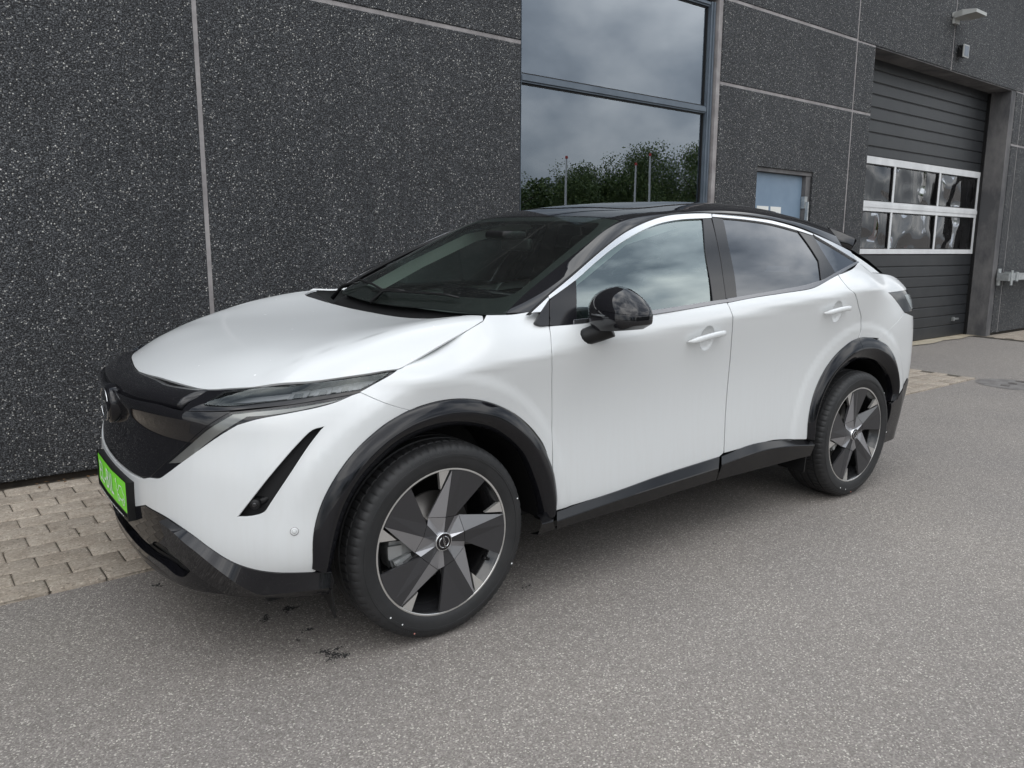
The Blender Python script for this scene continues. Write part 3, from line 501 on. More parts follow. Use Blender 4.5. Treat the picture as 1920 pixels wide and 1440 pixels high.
def s_hood(X, L):
    X = np.atleast_1d(X).astype(float); L = np.atleast_1d(L).astype(float)
    Z = ((_hx.w(X)@_hT)*_hl.w(L)).sum(1)
    t = np.maximum(np.abs(L)-_hc(X), 0)                 # pressed crease inside each shoulder
    Z = Z+.0050*np.exp(-t/.06)*(1-np.exp(-t/.014))*np.clip((X+.66)/.3, 0, 1)*np.clip((.30-X)/.15, 0, 1)
    return np.stack([X, L, Z], 1)
# upper skin: windscreen, roof, roof rails: Z(X, L)
_ux = Nat([.15, .4, .65, .94, 1.165, 1.45, 1.75, 2.1, 2.5, 2.8, 3.0, 3.3]); _ul = Nat(_sy([0, .2, .4, .5, .56, .62, .68, .76, .84], -1))
_uT = np.array([
 [1.095, 1.093, 1.085, 1.075, 1.065, 1.055, 1.035, .985, .92],
 [1.225, 1.222, 1.21, 1.195, 1.185, 1.172, 1.158, 1.125, 1.07],
 [1.345, 1.342, 1.33, 1.315, 1.303, 1.290, 1.275, 1.250, 1.19],
 [1.475, 1.472, 1.462, 1.45, 1.44, 1.425, 1.395, 1.325, 1.22],
 [1.562, 1.56, 1.55, 1.54, 1.53, 1.505, 1.45, 1.36, 1.25],
 [1.612, 1.610, 1.598, 1.588, 1.575, 1.552, 1.49, 1.40, 1.28],
 [1.638, 1.636, 1.626, 1.614, 1.600, 1.574, 1.51, 1.41, 1.29],
 [1.645, 1.643, 1.632, 1.618, 1.602, 1.572, 1.505, 1.405, 1.28],
 [1.628, 1.625, 1.610, 1.592, 1.572, 1.535, 1.465, 1.365, 1.24],
 [1.592, 1.589, 1.573, 1.553, 1.530, 1.485, 1.415, 1.315, 1.20],
 [1.560, 1.557, 1.54, 1.518, 1.493, 1.445, 1.375, 1.275, 1.17],
 [1.50, 1.497, 1.48, 1.458, 1.433, 1.38, 1.31, 1.21, 1.10]])
_uT = _sy(_uT)
def s_upper(X, L):
    X = np.atleast_1d(X).astype(float); L = np.atleast_1d(L).astype(float)
    return np.stack([X, L, ((_ux.w(X)@_uT)*_ul.w(L)).sum(1)], 1)
# side glass plane: L(X, Z)
_gb = curve([(.4, .82), (.64, .84), (1, .86), (1.6, .865), (2.2, .862), (2.6, .845), (2.93, .812), (3.2, .775), (3.5, .72)])
def s_glass(X, Z):
    X = np.atleast_1d(X).astype(float); Z = np.atleast_1d(Z).astype(float); d = Z-1.16
    return np.stack([X, _gb(X)-.45*d-.42*d*np.abs(d), Z], 1)
# body: plan outline at height Z, u = station; front nose ... side ... tail
_fz = Nat([.12, .25, .40, .55, .70, .80, .90, .98])
_FR = np.array([   # per station: (X, L) at each of the heights above
 [(-.80, 0), (-.848, 0), (-.88, 0), (-.885, 0), (-.875, 0), (-.871, 0), (-.866, 0), (-.66, 0)],
 [(-.795, .2), (-.842, .2), (-.875, .2), (-.88, .2), (-.868, .2), (-.863, .2), (-.857, .2), (-.655, .2)],
 [(-.775, .37), (-.820, .38), (-.855, .4), (-.86, .4), (-.842, .4), (-.833, .4), (-.820, .4), (-.635, .39)],
 [(-.735, .50), (-.790, .515), (-.815, .56), (-.815, .56), (-.795, .555), (-.78, .553), (-.755, .55), (-.60, .525)],
 [(-.66, .62), (-.725, .63), (-.745, .685), (-.742, .685), (-.72, .68), (-.70, .675), (-.66, .665), (-.545, .61)],
 [(-.58, .72), (-.625, .735), (-.645, .79), (-.64, .79), (-.62, .78), (-.59, .773), (-.545, .757), (-.455, .70)],
 [(-.47, .80), (-.50, .818), (-.51, .866), (-.51, .86), (-.50, .85), (-.47, .84), (-.42, .822), (-.36, .78)],
 [(-.35, .86), (-.35, .875), (-.36, .897), (-.36, .893), (-.36, .888), (-.34, .880), (-.30, .862), (-.25, .82)]])
XS = [-.12, .1, .35, .6, .9, 1.25, 1.6, 1.95, 2.3, 2.6, 2.85]
_zc = curve([(-.5, .935), (-.31, .95), (.155, .987), (.48, 1.015), (1.09, 1.058), (1.57, 1.10), (1.95, 1.132), (2.59, 1.178), (3.1, 1.20)])
_Lc = curve([(-.3, .880), (-.12, .898), (.1, .908), (.35, .914), (.6, .917), (1.0, .92), (1.6, .92), (2.3, .92), (2.6, .915), (2.85, .905), (3.1, .88)])
_zt = curve([(-.33, .99), (-.16, 1.0), (.05, 1.07), (.26, 1.146), (.42, 1.16), (.64, 1.13), (1.0, 1.142), (1.6, 1.172), (2.0, 1.205), (2.4, 1.237), (2.6, 1.278), (2.93, 1.33), (3.2, 1.36)])
_Lt = curve([(-.33, .79), (-.16, .84), (.05, .805), (.26, .755), (.42, .785), (.64, .852), (1.0, .862), (1.6, .862), (2.0, .858), (2.4, .835), (2.6, .80), (2.93, .725), (3.2, .70)])
def side_L(X, Z):
    zc, Lc, zt, Lt = _zc(X), _Lc(X), _zt(X), _Lt(X)
    zt = np.maximum(zt, zc+.035)
    t = np.maximum(Z-zc, 0)/(zt-zc); up = Lc-(Lc-Lt)*(.38*t+.62*t*t)
    s = np.clip((zc-Z)/(zc-.38), 0, 1.5)
    lo = Lc-.022*s-.026*np.sin(np.pi*np.clip(s, 0, 1)**.85)**1.5*np.clip((X+.3)/.6, 0, 1)-.03*np.clip(s-1, 0, 1)
    return np.where(Z > zc, up, lo)
_rz = Nat([.25, .45, .60, .75, .85, 1.0, 1.1, 1.18, 1.28])
_RE = np.array([
 [(3.08, .88), (3.1, .888), (3.1, .893), (3.1, .895), (3.1, .894), (3.10, .890), (3.09, .880), (3.08, .860), (3.05, .768)],
 [(3.26, .855), (3.3, .865), (3.3, .872), (3.3, .874), (3.3, .872), (3.295, .864), (3.275, .852), (3.25, .832), (3.20, .735)],
 [(3.38, .83), (3.43, .835), (3.45, .842), (3.46, .842), (3.46, .838), (3.45, .828), (3.42, .818), (3.38, .795), (3.32, .70)],
 [(3.47, .77), (3.53, .775), (3.56, .785), (3.575, .78), (3.575, .78), (3.565, .772), (3.54, .762), (3.495, .735), (3.42, .64)],
 [(3.54, .67), (3.60, .675), (3.635, .68), (3.65, .68), (3.655, .68), (3.64, .678), (3.61, .675), (3.565, .65), (3.48, .55)],
 [(3.58, .5), (3.64, .5), (3.68, .5), (3.70, .5), (3.70, .5), (3.685, .5), (3.65, .49), (3.60, .47), (3.50, .40)],
 [(3.60, .25), (3.655, .25), (3.70, .25), (3.72, .25), (3.72, .24), (3.70, .23), (3.66, .22), (3.60, .21), (3.48, .2)],
 [(3.605, 0), (3.66, 0), (3.705, 0), (3.725, 0), (3.725, 0), (3.705, 0), (3.665, 0), (3.605, 0), (3.485, 0)]])
_U = []
for _p in list(_FR[:, 4]): _U.append(tuple(_p))
for _x in XS: _U.append((_x, .9))
for _p in list(_RE[:, 3]): _U.append(tuple(_p))
_U = np.array(_U); _uk = np.concatenate([[0], np.cumsum(np.hypot(*np.diff(_U, axis=0).T))]); UMAX = _uk[-1]
_bu = Nat(_uk)
def s_body(u, Z):
    u = np.atleast_1d(u).astype(float); Z = np.atleast_1d(Z).astype(float)
    wf = _fz.w(Z); wr = _rz.w(Z)
    CX = [wf@_FR[k, :, 0] for k in range(8)]+[np.full_like(Z, x) for x in XS]+[wr@_RE[k, :, 0] for k in range(8)]
    CL = [wf@_FR[k, :, 1] for k in range(8)]+[side_L(np.full_like(Z, x), Z) for x in XS]+[wr@_RE[k, :, 1] for k in range(8)]
    W = _bu.w(u)
    X = (W*np.stack(CX, 1)).sum(1); L = (W*np.stack(CL, 1)).sum(1)
    # raised band round the wheel arches
    for cx, ro in ((.0, .60), (2.765, .625)):
        r = np.hypot(X-cx, Z-.364); t = np.clip((ro+.025-r)/.05, 0, 1)
        L = L+.008*t*t*(3-2*t)*np.clip((L-.6)/.2, 0, 1)*np.clip((Z-.3)/.1, 0, 1)
    return np.stack([X, L, Z], 1)
SURF = {'hood': (s_hood, (-.95, .4), (-.9, .9)), 'upper': (s_upper, (.1, 3.35), (-.84, .84)),
        'glass': (s_glass, (.4, 3.5), (1.0, 1.65)), 'body': (s_body, (0, UMAX), (.1, 1.35))}
def norm_at(f, a, b, sgn=1, e=.004):
    A = f(a+e, b)-f(a-e, b); B = f(a, b+e)-f(a, b-e); n = np.cross(A, B)*sgn
    return n/np.maximum(np.linalg.norm(n, axis=1), 1e-12)[:, None]

# traced outlines of the body panels, already in surface coordinates (a, b, corner)
O = {
 'hood': ('hood',[(-0.78,0.0,1),(-0.772,0.1,0),(-0.757,0.2,0),(-0.74,0.3,0),(-0.715,0.4,0),(-0.678,0.5,0),(-0.61,0.6,0),(-0.564,0.6575,0),(-0.4445,0.7476,0),(-0.2837,0.8142,0),(-0.1517,0.8471,1),(-0.1341,0.8478,0),(0.0473,0.825,0),(0.1823,0.8048,0),(0.2461,0.786,1),(0.266,0.752,1),(0.222,0.712,0),(0.16,0.655,0),(0.148,0.61,0),(0.16,0.52,0),(0.185,0.3,0),(0.195,0.15,0),(0.2,0.0,1)]),
 'fender': ('body',[(1.1226,0.9345,1),(1.208,0.9663,0),(1.322,0.9982,1),(1.3546,1.0027,0),(1.5626,1.0661,0),(1.6692,1.117,0),(1.7239,1.1391,1),(1.752,1.157,1),(1.7954,1.1549,0),(1.8844,1.1524,0),(1.9924,1.1615,1),(2.0018,1.1483,0),(1.9793,1.1249,0),(1.9721,1.1104,1),(2.0049,1.1084,1),(1.9793,1.0502,1),(1.9702,1.018,0),(1.9819,0.9335,0),(2.0064,0.7585,0),(2.0054,0.5388,1),(1.9678,0.645,0),(1.9397,0.6846,0),(1.8973,0.7304,0),(1.814,0.7945,0),(1.6932,0.8525,0),(1.5833,0.8801,0),(1.4838,0.8849,0),(1.3743,0.8676,0),(1.3657,0.8621,1)]),
 'bumper': ('body',[(1.3658,0.8602,1),(1.1245,0.9321,1),(1.0994,0.9272,0),(1.044,0.9088,0),(0.9924,0.8963,0),(0.9062,0.881,0),(0.8147,0.8631,0),(0.7604,0.8443,1),(0.5265,0.6733,1),(0.4676,0.6372,0),(0.3923,0.6222,0),(0.35,0.61,0),(0.25,0.6,0),(0.12,0.593,0),(0.0,0.592,1),(0.0,0.47,1),(0.2,0.475,0),(0.3716,0.5231,1),(0.5167,0.5161,0),(0.627,0.4848,0),(0.7045,0.4457,0),(0.7808,0.4074,0),(0.8394,0.3864,0),(0.8832,0.3756,0),(0.9513,0.3691,0),(1.015,0.3638,1),(1.0201,0.3649,0),(1.018,0.4661,0),(1.0369,0.5468,0),(1.0687,0.6259,0),(1.1112,0.6994,0),(1.1627,0.7614,0),(1.2391,0.8174,0),(1.3122,0.8492,0)]),
 'vent': ('body',[(1.0268,0.837,1),(0.9917,0.8285,0),(0.9569,0.7867,0),(0.9026,0.7062,0),(0.8493,0.6277,0),(0.7994,0.5576,1),(0.8408,0.5605,0),(0.8808,0.5741,0),(0.9005,0.6032,0),(0.9551,0.6966,0),(0.996,0.7796,0)]),
 'nosetrim': ('body',[(0.0,0.965,1),(0.1347,0.9304,0),(0.2447,0.9303,0),(0.362,0.9311,0),(0.463,0.9345,0),(0.5658,0.9392,1),(0.5534,0.8782,1),(0.4497,0.877,0),(0.3472,0.8791,0),(0.15,0.855,0),(0.0,0.85,1)]),
 'shield': ('body',[(0.0,0.875,1),(0.2,0.875,0),(0.4432,0.884,0),(0.5534,0.8772,0),(0.723,0.8856,1),(0.4499,0.6645,1),(0.3981,0.6263,1),(0.35,0.6155,0),(0.25,0.606,0),(0.12,0.6,0),(0.0,0.598,1)]),
 'lamp': ('body',[(0.5695,0.939,1),(0.645,0.9443,0),(0.8947,0.9667,0),(1.0882,0.9839,0),(1.318,0.9982,1),(1.2257,0.9703,0),(1.1245,0.9335,1),(0.9929,0.9201,0),(0.8936,0.908,0),(0.7981,0.8992,0),(0.7017,0.8877,0),(0.5556,0.8769,1)]),
 'lamplens': ('body',[(0.6239,0.9006,1),(0.6462,0.9365,1),(0.8853,0.9602,0),(1.26,0.9915,1),(1.12,0.9442,1),(0.9759,0.9323,0),(0.8372,0.9171,0),(0.6924,0.9003,0)]),
 'drl': ('body',[(1.1194,0.9322,1),(1.0567,0.9073,0),(1.0029,0.8973,0),(0.9056,0.8824,0),(0.8142,0.8646,0),(0.76,0.8458,1),(0.5279,0.6752,1),(0.4674,0.6388,1),(0.4006,0.6269,1),(0.452,0.6649,1),(0.7235,0.8847,1),(0.8946,0.9062,0),(0.9937,0.9182,0)]),
 'drllens': ('body',[(0.4991,0.6931,1),(0.7331,0.8783,1),(0.804,0.8886,0),(0.8988,0.8977,0),(1.0882,0.9223,1),(0.951,0.8942,0),(0.8578,0.8793,0),(0.7792,0.8719,1),(0.5729,0.7078,1)]),
 'frontdoor': ('body',[(2.0083,1.1082,1),(1.9829,1.05,1),(1.974,1.0178,0),(1.986,0.9331,0),(2.0105,0.7579,0),(2.0108,0.5379,1),(2.0234,0.4337,0),(2.0292,0.3718,1),(2.3591,0.386,0),(2.6485,0.4103,0),(3.0515,0.4299,1),(3.0806,0.4435,1),(3.0858,0.5915,0),(3.092,0.7761,0),(3.0854,0.9001,0),(3.063,1.0237,0),(3.0502,1.0845,1),(3.0469,1.1184,0),(3.0576,1.1601,1),(2.547,1.1274,0),(2.1132,1.1103,0)]),
 'reardoor': ('body',[(3.0633,1.159,1),(3.0541,1.1181,0),(3.0582,1.0841,1),(3.0711,1.0232,0),(3.0936,0.8994,0),(3.1001,0.7753,0),(3.0939,0.5904,0),(3.0887,0.4422,1),(3.3456,0.4475,0),(3.4739,0.4483,0),(3.5863,0.4366,0),(3.7657,0.412,1),(3.7714,0.4133,0),(3.7773,0.5027,0),(3.8087,0.5973,0),(3.8584,0.6839,0),(3.9347,0.773,0),(4.027,0.8421,0),(4.1402,0.8892,0),(4.2336,0.9097,1),(4.2457,0.9558,0),(4.2338,1.028,0),(4.1644,1.1028,0),(4.1003,1.1682,0),(4.0541,1.2027,0),(4.059,1.2407,0),(4.0826,1.2675,1),(4.0635,1.2637,0),(3.8992,1.2302,0),(3.7558,1.2073,0),(3.4895,1.1903,0),(3.2696,1.1764,0)]),
 'quarter': ('body',[(4.0908,1.2688,1),(4.4831,1.3297,1),(4.4696,1.3007,0),(4.4872,1.2751,1),(4.6632,1.2645,1),(4.92,1.245,0),(5.03,1.215,0),(5.075,1.165,1),(4.5407,1.1628,1),(4.6044,1.1387,0),(4.7808,1.0368,1),(4.589,0.9656,0),(4.4797,0.9145,0),(4.4524,0.9056,1),(4.3488,0.9146,0),(4.2399,0.9092,1),(4.2551,0.9551,0),(4.2434,1.0274,0),(4.1736,1.1024,0),(4.1087,1.1679,0),(4.061,1.2025,0),(4.0651,1.2407,0)]),
 'taillamp': ('body',[(4.5407,1.1628,1),(5.07,1.162,0),(5.2,1.15,1),(5.2,1.03,1),(4.7859,1.0365,1),(4.6035,1.1365,0)]),
 'rearbumper': ('body',[(4.4531,0.9025,1),(4.5891,0.9641,0),(4.7851,1.0343,1),(4.99,1.0,0),(5.2,0.99,0),(5.6,0.98,0),(5.9029,0.98,1),(5.9029,0.56,1),(5.6,0.56,0),(5.1,0.575,0),(4.9342,0.6226,1),(4.7632,0.5311,1),(4.7499,0.6266,0),(4.7015,0.7094,0),(4.619,0.7968,0),(4.5379,0.858,0),(4.4463,0.8991,0)]),
 'reartrim': ('body',[(4.9363,0.6199,1),(4.7775,0.526,1),(4.6679,0.4957,1),(4.6702,0.4125,0),(4.6,0.25,1),(5.0,0.24,0),(5.6,0.24,0),(5.9029,0.24,1),(5.9029,0.555,1),(5.6,0.555,0),(5.1,0.57,0)]),
 'lowerbumper': ('body',[(0.0,0.465,1),(0.2,0.47,0),(0.3743,0.5221,1),(0.5165,0.5144,0),(0.6269,0.4831,0),(0.7044,0.4439,0),(0.7808,0.4056,0),(0.8394,0.3845,0),(0.8832,0.3737,0),(0.9514,0.3671,0),(1.0152,0.3618,0),(1.069,0.3539,1),(1.0799,0.3052,0),(1.07,0.27,1),(0.95,0.268,0),(0.85,0.268,0),(0.7,0.268,0),(0.55,0.268,0),(0.3,0.268,0),(0.0,0.268,1)]),
 'intake': ('body',[(0.0,0.385,1),(0.2,0.385,0),(0.36,0.375,0),(0.4234,0.4057,0),(0.5396,0.3981,0),(0.5989,0.3905,1),(0.6214,0.354,0),(0.5828,0.3111,0),(0.5327,0.3034,0),(0.45,0.318,0),(0.25,0.312,0),(0.0,0.312,1)]),
 'foglens': ('body',[(0.6032,0.4063,1),(0.6838,0.4011,0),(0.7151,0.3981,1),(0.7231,0.372,1),(0.6968,0.3625,1),(0.6514,0.3813,0)]),
 'rg0': [(-0.8442,0.27,0.4877),(-0.8179,0.45,0.4906),(-0.7846,0.6,0.475),(-0.7524,0.7,0.4495),(-0.7174,0.8,0.4309),(-0.6779,0.85,0.4167),(-0.6401,0.875,0.4061),(-0.564,0.885,0.3855),(-0.4281,0.89,0.356)],
 'rg_top': ('body',[(0.5184,0.5142,0),(0.6269,0.4831,0),(0.7044,0.4439,0),(0.7808,0.4056,0),(0.8394,0.3845,0),(0.8832,0.3737,0),(0.9514,0.3671,0),(1.0124,0.3615,0),(1.069,0.3539,0)]),
 'rg_bot': ('body',[(0.5165,0.5104,0),(0.5776,0.4905,0),(0.6284,0.4632,0),(0.6726,0.4412,0),(0.7144,0.4154,0),(0.7684,0.3801,0),(0.8138,0.3452,0),(0.8458,0.3231,0),(0.8728,0.3063,0),(0.9183,0.3107,0),(0.9663,0.3144,0),(1.0173,0.3172,0),(1.064,0.3168,0)]),
 'win_f': ('glass',[(0.6452,1.1245,1),(0.6991,1.2758,1),(0.8332,1.3432,0),(0.9857,1.4106,0),(1.1448,1.4657,0),(1.3088,1.5083,0),(1.4691,1.5309,0),(1.645,1.5424,1),(1.5479,1.3838,0),(1.4605,1.1697,1),(1.0643,1.1454,0)]),
 'win_r': ('glass',[(1.8141,1.5452,1),(1.9827,1.5431,0),(2.1899,1.5284,0),(2.4225,1.494,1),(2.4514,1.4202,0),(2.4758,1.3399,1),(2.4131,1.2384,1),(2.0232,1.2056,0),(1.6626,1.1817,1),(1.7007,1.286,0),(1.7432,1.4047,0)]),
 'pillar_f': ('glass',[(1.6536,1.544,1),(1.7179,1.5456,1),(1.6788,1.4551,0),(1.6389,1.3582,0),(1.6013,1.2636,0),(1.5723,1.1719,1),(1.4771,1.1691,1),(1.553,1.3838,0)]),
 'pillar_r': ('glass',[(1.7307,1.5518,1),(1.8101,1.5464,1),(1.7412,1.4047,0),(1.6987,1.286,0),(1.6588,1.1818,1),(1.5774,1.1759,1),(1.609,1.27,0),(1.6438,1.3542,0),(1.684,1.4523,0)]),
 'pillar_q': ('glass',[(2.4282,1.4921,1),(2.5524,1.4754,1),(2.5729,1.3798,0),(2.6074,1.2777,1),(2.4284,1.2414,1),(2.4836,1.3412,1),(2.4581,1.4202,0)]),
 'win_q': ('glass',[(2.5689,1.4701,1),(2.929,1.3343,1),(2.6205,1.2775,1),(2.5866,1.3764,0)]),
 'trim_f': ('glass',[(0.5407,1.2067,1),(0.543,1.2187,1),(0.6584,1.2754,0),(0.8867,1.388,0),(1.057,1.4609,0),(1.2197,1.5107,0),(1.3834,1.5446,0),(1.5426,1.56,0),(1.7358,1.5683,1),(1.7191,1.547,1),(1.4701,1.5322,0),(1.3097,1.5096,0),(1.146,1.4676,0),(0.987,1.413,0),(0.8343,1.3455,0),(0.7019,1.2789,0)]),
 'trim_b': ('glass',[(0.4441,1.1599,1),(0.5385,1.2136,1),(0.5366,1.2043,1),(0.4828,1.1605,1)]),
 'trim_r': ('glass',[(1.7429,1.5688,1),(2.0034,1.5648,0),(2.2076,1.5459,0),(2.4176,1.5136,0),(2.5608,1.4817,1),(2.5425,1.4752,1),(2.4254,1.4968,0),(2.1926,1.5311,0),(1.9852,1.5457,0),(1.7328,1.553,1)]),
 'trim_q': ('glass',[(2.5671,1.4811,1),(2.7294,1.4388,0),(2.908,1.3874,1),(2.9358,1.3356,1),(2.572,1.4729,1)]),
 'dpillar': ('glass',[(2.9115,1.3874,1),(3.0509,1.3322,0),(3.2067,1.2643,1),(3.0808,1.2706,1),(2.9559,1.3297,1),(2.9401,1.3363,1)]),
 'belt_f': ('glass',[(0.6301,1.1246,1),(1.0638,1.1443,0),(1.4616,1.1678,0),(1.5776,1.1724,1),(1.5807,1.1598,1),(1.0526,1.1277,0),(0.6244,1.1091,1)]),
 'belt_r': ('glass',[(1.5824,1.1746,1),(1.8032,1.189,0),(2.0448,1.205,0),(2.2243,1.2172,0),(2.3432,1.2303,0),(2.4423,1.2424,0),(2.6051,1.2751,1),(2.6093,1.2628,1),(2.4453,1.2285,0),(2.3132,1.2046,0),(2.0345,1.1874,0),(1.7957,1.175,0),(1.58,1.158,1)]),
 'belt_q': ('glass',[(2.6121,1.2763,1),(2.9369,1.3335,1),(2.9586,1.3289,1),(2.6145,1.262,1)]),
 'sail': ('glass',[(0.544,1.203,1),(0.6765,1.2686,0),(0.6987,1.2747,1),(0.6394,1.109,1),(0.6244,1.1091,0),(0.5124,1.1095,1)]),
 'sail_b': ('glass',[(0.5389,1.2052,1),(0.5066,1.1098,1),(0.4635,1.1122,0),(0.4479,1.1226,0),(0.4575,1.1323,0),(0.4863,1.1593,1)]),
 'sealrail': ('glass',[(0.4311,1.1588,1),(0.5771,1.2425,0),(0.7551,1.3338,0),(0.8928,1.3993,0),(1.0639,1.4717,0),(1.2297,1.5244,0),(1.3958,1.5602,0),(1.5569,1.5768,0),(1.7489,1.5829,1),(2.017,1.5788,0),(2.2259,1.5637,0),(2.4396,1.5337,0),(2.5845,1.5,0),(2.8485,1.4231,0),(2.9166,1.3945,1),(2.9046,1.3845,1),(2.5582,1.4768,0),(2.4124,1.5087,0),(2.2035,1.5419,0),(1.9996,1.5609,0),(1.7327,1.5648,1),(1.5398,1.5567,0),(1.3809,1.5414,0),(1.2175,1.5076,0),(1.0551,1.4579,0),(0.8852,1.3852,0),(0.6573,1.2727,0),(0.4499,1.1581,1)]),
 'rail': ('upper',[(0.4713,0.7774,1),(0.6065,0.7611,0),(0.7959,0.7129,0),(0.9328,0.6827,0),(1.0982,0.6473,0),(1.248,0.6281,0),(1.4041,0.6111,0),(1.5527,0.6087,0),(1.7257,0.6188,0),(1.9862,0.6255,0),(2.1988,0.6308,0),(2.4251,0.6378,0),(2.5804,0.6478,0),(2.8518,0.6713,1),(2.9208,0.5153,1),(2.7368,0.5153,0),(2.5196,0.4892,0),(2.1087,0.5321,0),(1.8478,0.5361,0),(1.666,0.5099,0),(1.5225,0.5026,0),(1.3796,0.5455,0),(1.2169,0.5877,0),(1.1601,0.5714,0),(1.0442,0.59,0),(0.9368,0.61,0),(0.5659,0.6682,0),(0.4035,0.7156,1)]),
 'roofedge': ('upper',[(1.1601,0.5714,0),(1.2179,0.5866,0),(1.3819,0.5433,0),(1.5254,0.4999,0),(1.6693,0.507,0),(1.8516,0.533,0),(2.1141,0.5281,0),(2.5937,0.4447,0),(2.7368,0.5153,0),(2.9208,0.5153,0)]),
 'wsedge': ('upper',[(0.4035,0.7156,0),(0.5659,0.6682,0),(0.9368,0.61,0),(1.0442,0.59,0),(1.1601,0.5714,0)]),
 'wscorner': ('upper',[(0.405,0.7103,0),(0.2543,0.4883,0)]),
 'sill_top': [(0.4579,0.895,0.3665),(0.5209,0.895,0.3652)],
 'sf0': [(0.5315,0.905,0.368),(0.8562,0.905,0.3873),(1.1456,0.905,0.4103),(1.5465,0.905,0.43)],
 'sf1': [(0.5066,0.935,0.3456),(0.9067,0.935,0.3697),(1.2245,0.935,0.3823),(1.5058,0.935,0.3926)],
 'sf2': [(0.5385,0.9,0.2926),(1.0513,0.9,0.301),(1.2713,0.9,0.3089),(1.5397,0.9,0.316)],
 'sr0': [(1.5627,0.905,0.4307),(1.8133,0.903,0.4523),(2.0293,0.9,0.4401),(2.18,0.9,0.4215),(2.3313,0.905,0.3929)],
 'sr1': [(1.5267,0.935,0.4054),(1.7459,0.935,0.421),(1.9167,0.93,0.4211),(2.1061,0.93,0.407),(2.3252,0.925,0.378)],
 'sr2': [(1.5435,0.9,0.3153),(1.7665,0.9,0.3137),(1.9743,0.9,0.3128),(2.1655,0.9,0.3123),(2.3364,0.9,0.3094)],
 'sb0': [(0.4454,0.9,0.3617),(0.5166,0.9,0.3676)],
 'sb1': [(0.4321,0.93,0.3484),(0.4918,0.93,0.3472)],
 'sb2': [(0.4432,0.895,0.2886),(0.5359,0.895,0.2902)],
 'hf': [(1.2521,0.938,1.0037),(1.2999,0.95,1.0135),(1.3616,0.953,1.0227),(1.4312,0.951,1.0293),(1.4923,0.942,1.0301)],
 'hr': [(2.3151,0.938,1.0804),(2.3513,0.95,1.0877),(2.4057,0.953,1.0948),(2.4764,0.951,1.0996),(2.5391,0.942,1.0989)],
 'arch_f_in': [(-0.4304,0.905,0.3611),(-0.4117,0.905,0.4267),(-0.3872,0.905,0.5037),(-0.361,0.905,0.5694),(-0.3234,0.905,0.6278),(-0.2759,0.905,0.6759),(-0.1832,0.905,0.7399),(-0.0811,0.905,0.7751),(0.0254,0.905,0.785),(0.1279,0.905,0.7709),(0.2382,0.905,0.7296),(0.3556,0.905,0.6377),(0.4218,0.905,0.516),(0.4603,0.905,0.402),(0.4702,0.905,0.3469)],
 'arch_f_out': [(-0.4887,0.9,0.377),(-0.4872,0.9,0.4721),(-0.4689,0.9,0.5533),(-0.4354,0.9,0.6304),(-0.387,0.9,0.7019),(-0.3266,0.9,0.7631),(-0.2461,0.9,0.8188),(-0.1783,0.9,0.8502),(-0.1218,0.9,0.868),(-0.0136,0.9,0.8841),(0.0899,0.9,0.8793),(0.1984,0.9,0.8526),(0.3118,0.9,0.7971),(0.391,0.9,0.7347),(0.4328,0.9,0.6893),(0.4618,0.9,0.6496),(0.5127,0.9,0.5432),(0.5308,0.9,0.4333),(0.526,0.9,0.373)],
 'arch_r_in': [(2.3434,0.905,0.4031),(2.3536,0.905,0.4934),(2.3989,0.905,0.5931),(2.4607,0.905,0.6704),(2.5385,0.905,0.7331),(2.6731,0.905,0.7814),(2.7922,0.905,0.7929),(2.9205,0.905,0.7786),(3.0308,0.905,0.7318),(3.1192,0.905,0.6628),(3.1762,0.905,0.572),(3.1665,0.905,0.5108)],
 'arch_r_out': [(2.2778,0.905,0.4128),(2.2781,0.905,0.5037),(2.3005,0.905,0.6002),(2.3433,0.905,0.6879),(2.4163,0.905,0.777),(2.5071,0.905,0.8459),(2.6127,0.905,0.8936),(2.702,0.905,0.9147),(2.8093,0.905,0.9201),(2.9218,0.905,0.9028),(3.0311,0.905,0.8596),(3.1181,0.905,0.7976),(3.1866,0.905,0.7124),(3.2183,0.905,0.6329),(3.2226,0.905,0.5404)],
}
# ================================================================== CAR
RM = Matrix(((0.9998888, 0.0149067, -0.0002934, 0), (-0.0149096, 0.9996952, -0.0196770, 0), (0, 0.0196792, 0.9998063, 0), (0, 0, 0, 1)))
LAT = .90594; OX = 1.3875; WR = .364
car = empty('parked_car'); car.matrix_world = Matrix.Translation(RM @ Vector((OX, LAT, 0))) @ RM
tag(car, 'white electric crossover car with black roof and green EL-BIL plate parked beside the dark wall', 'car')
loc = lambda p: (p[0]-OX, -p[1], p[2])                       # car space -> local
def flipY(V, Fc): return [(v[0], -v[1], v[2]) for v in V], [tuple(reversed(f)) for f in Fc]
def both(name, V, Fc, m, parent, smooth=False, nrm=None, pmir=None, label=None):
    """the part on the near side and its mirror twin on the far side"""
    a = obj(name, V, Fc, m, parent, smooth, nrm, label=label)
    V2, F2 = flipY(V, Fc); n2 = None if nrm is None else [(n[0], -n[1], n[2]) for n in nrm]
    b = obj(name, V2, F2, m, pmir if pmir is not None else parent, smooth, n2, label=label); return a, b
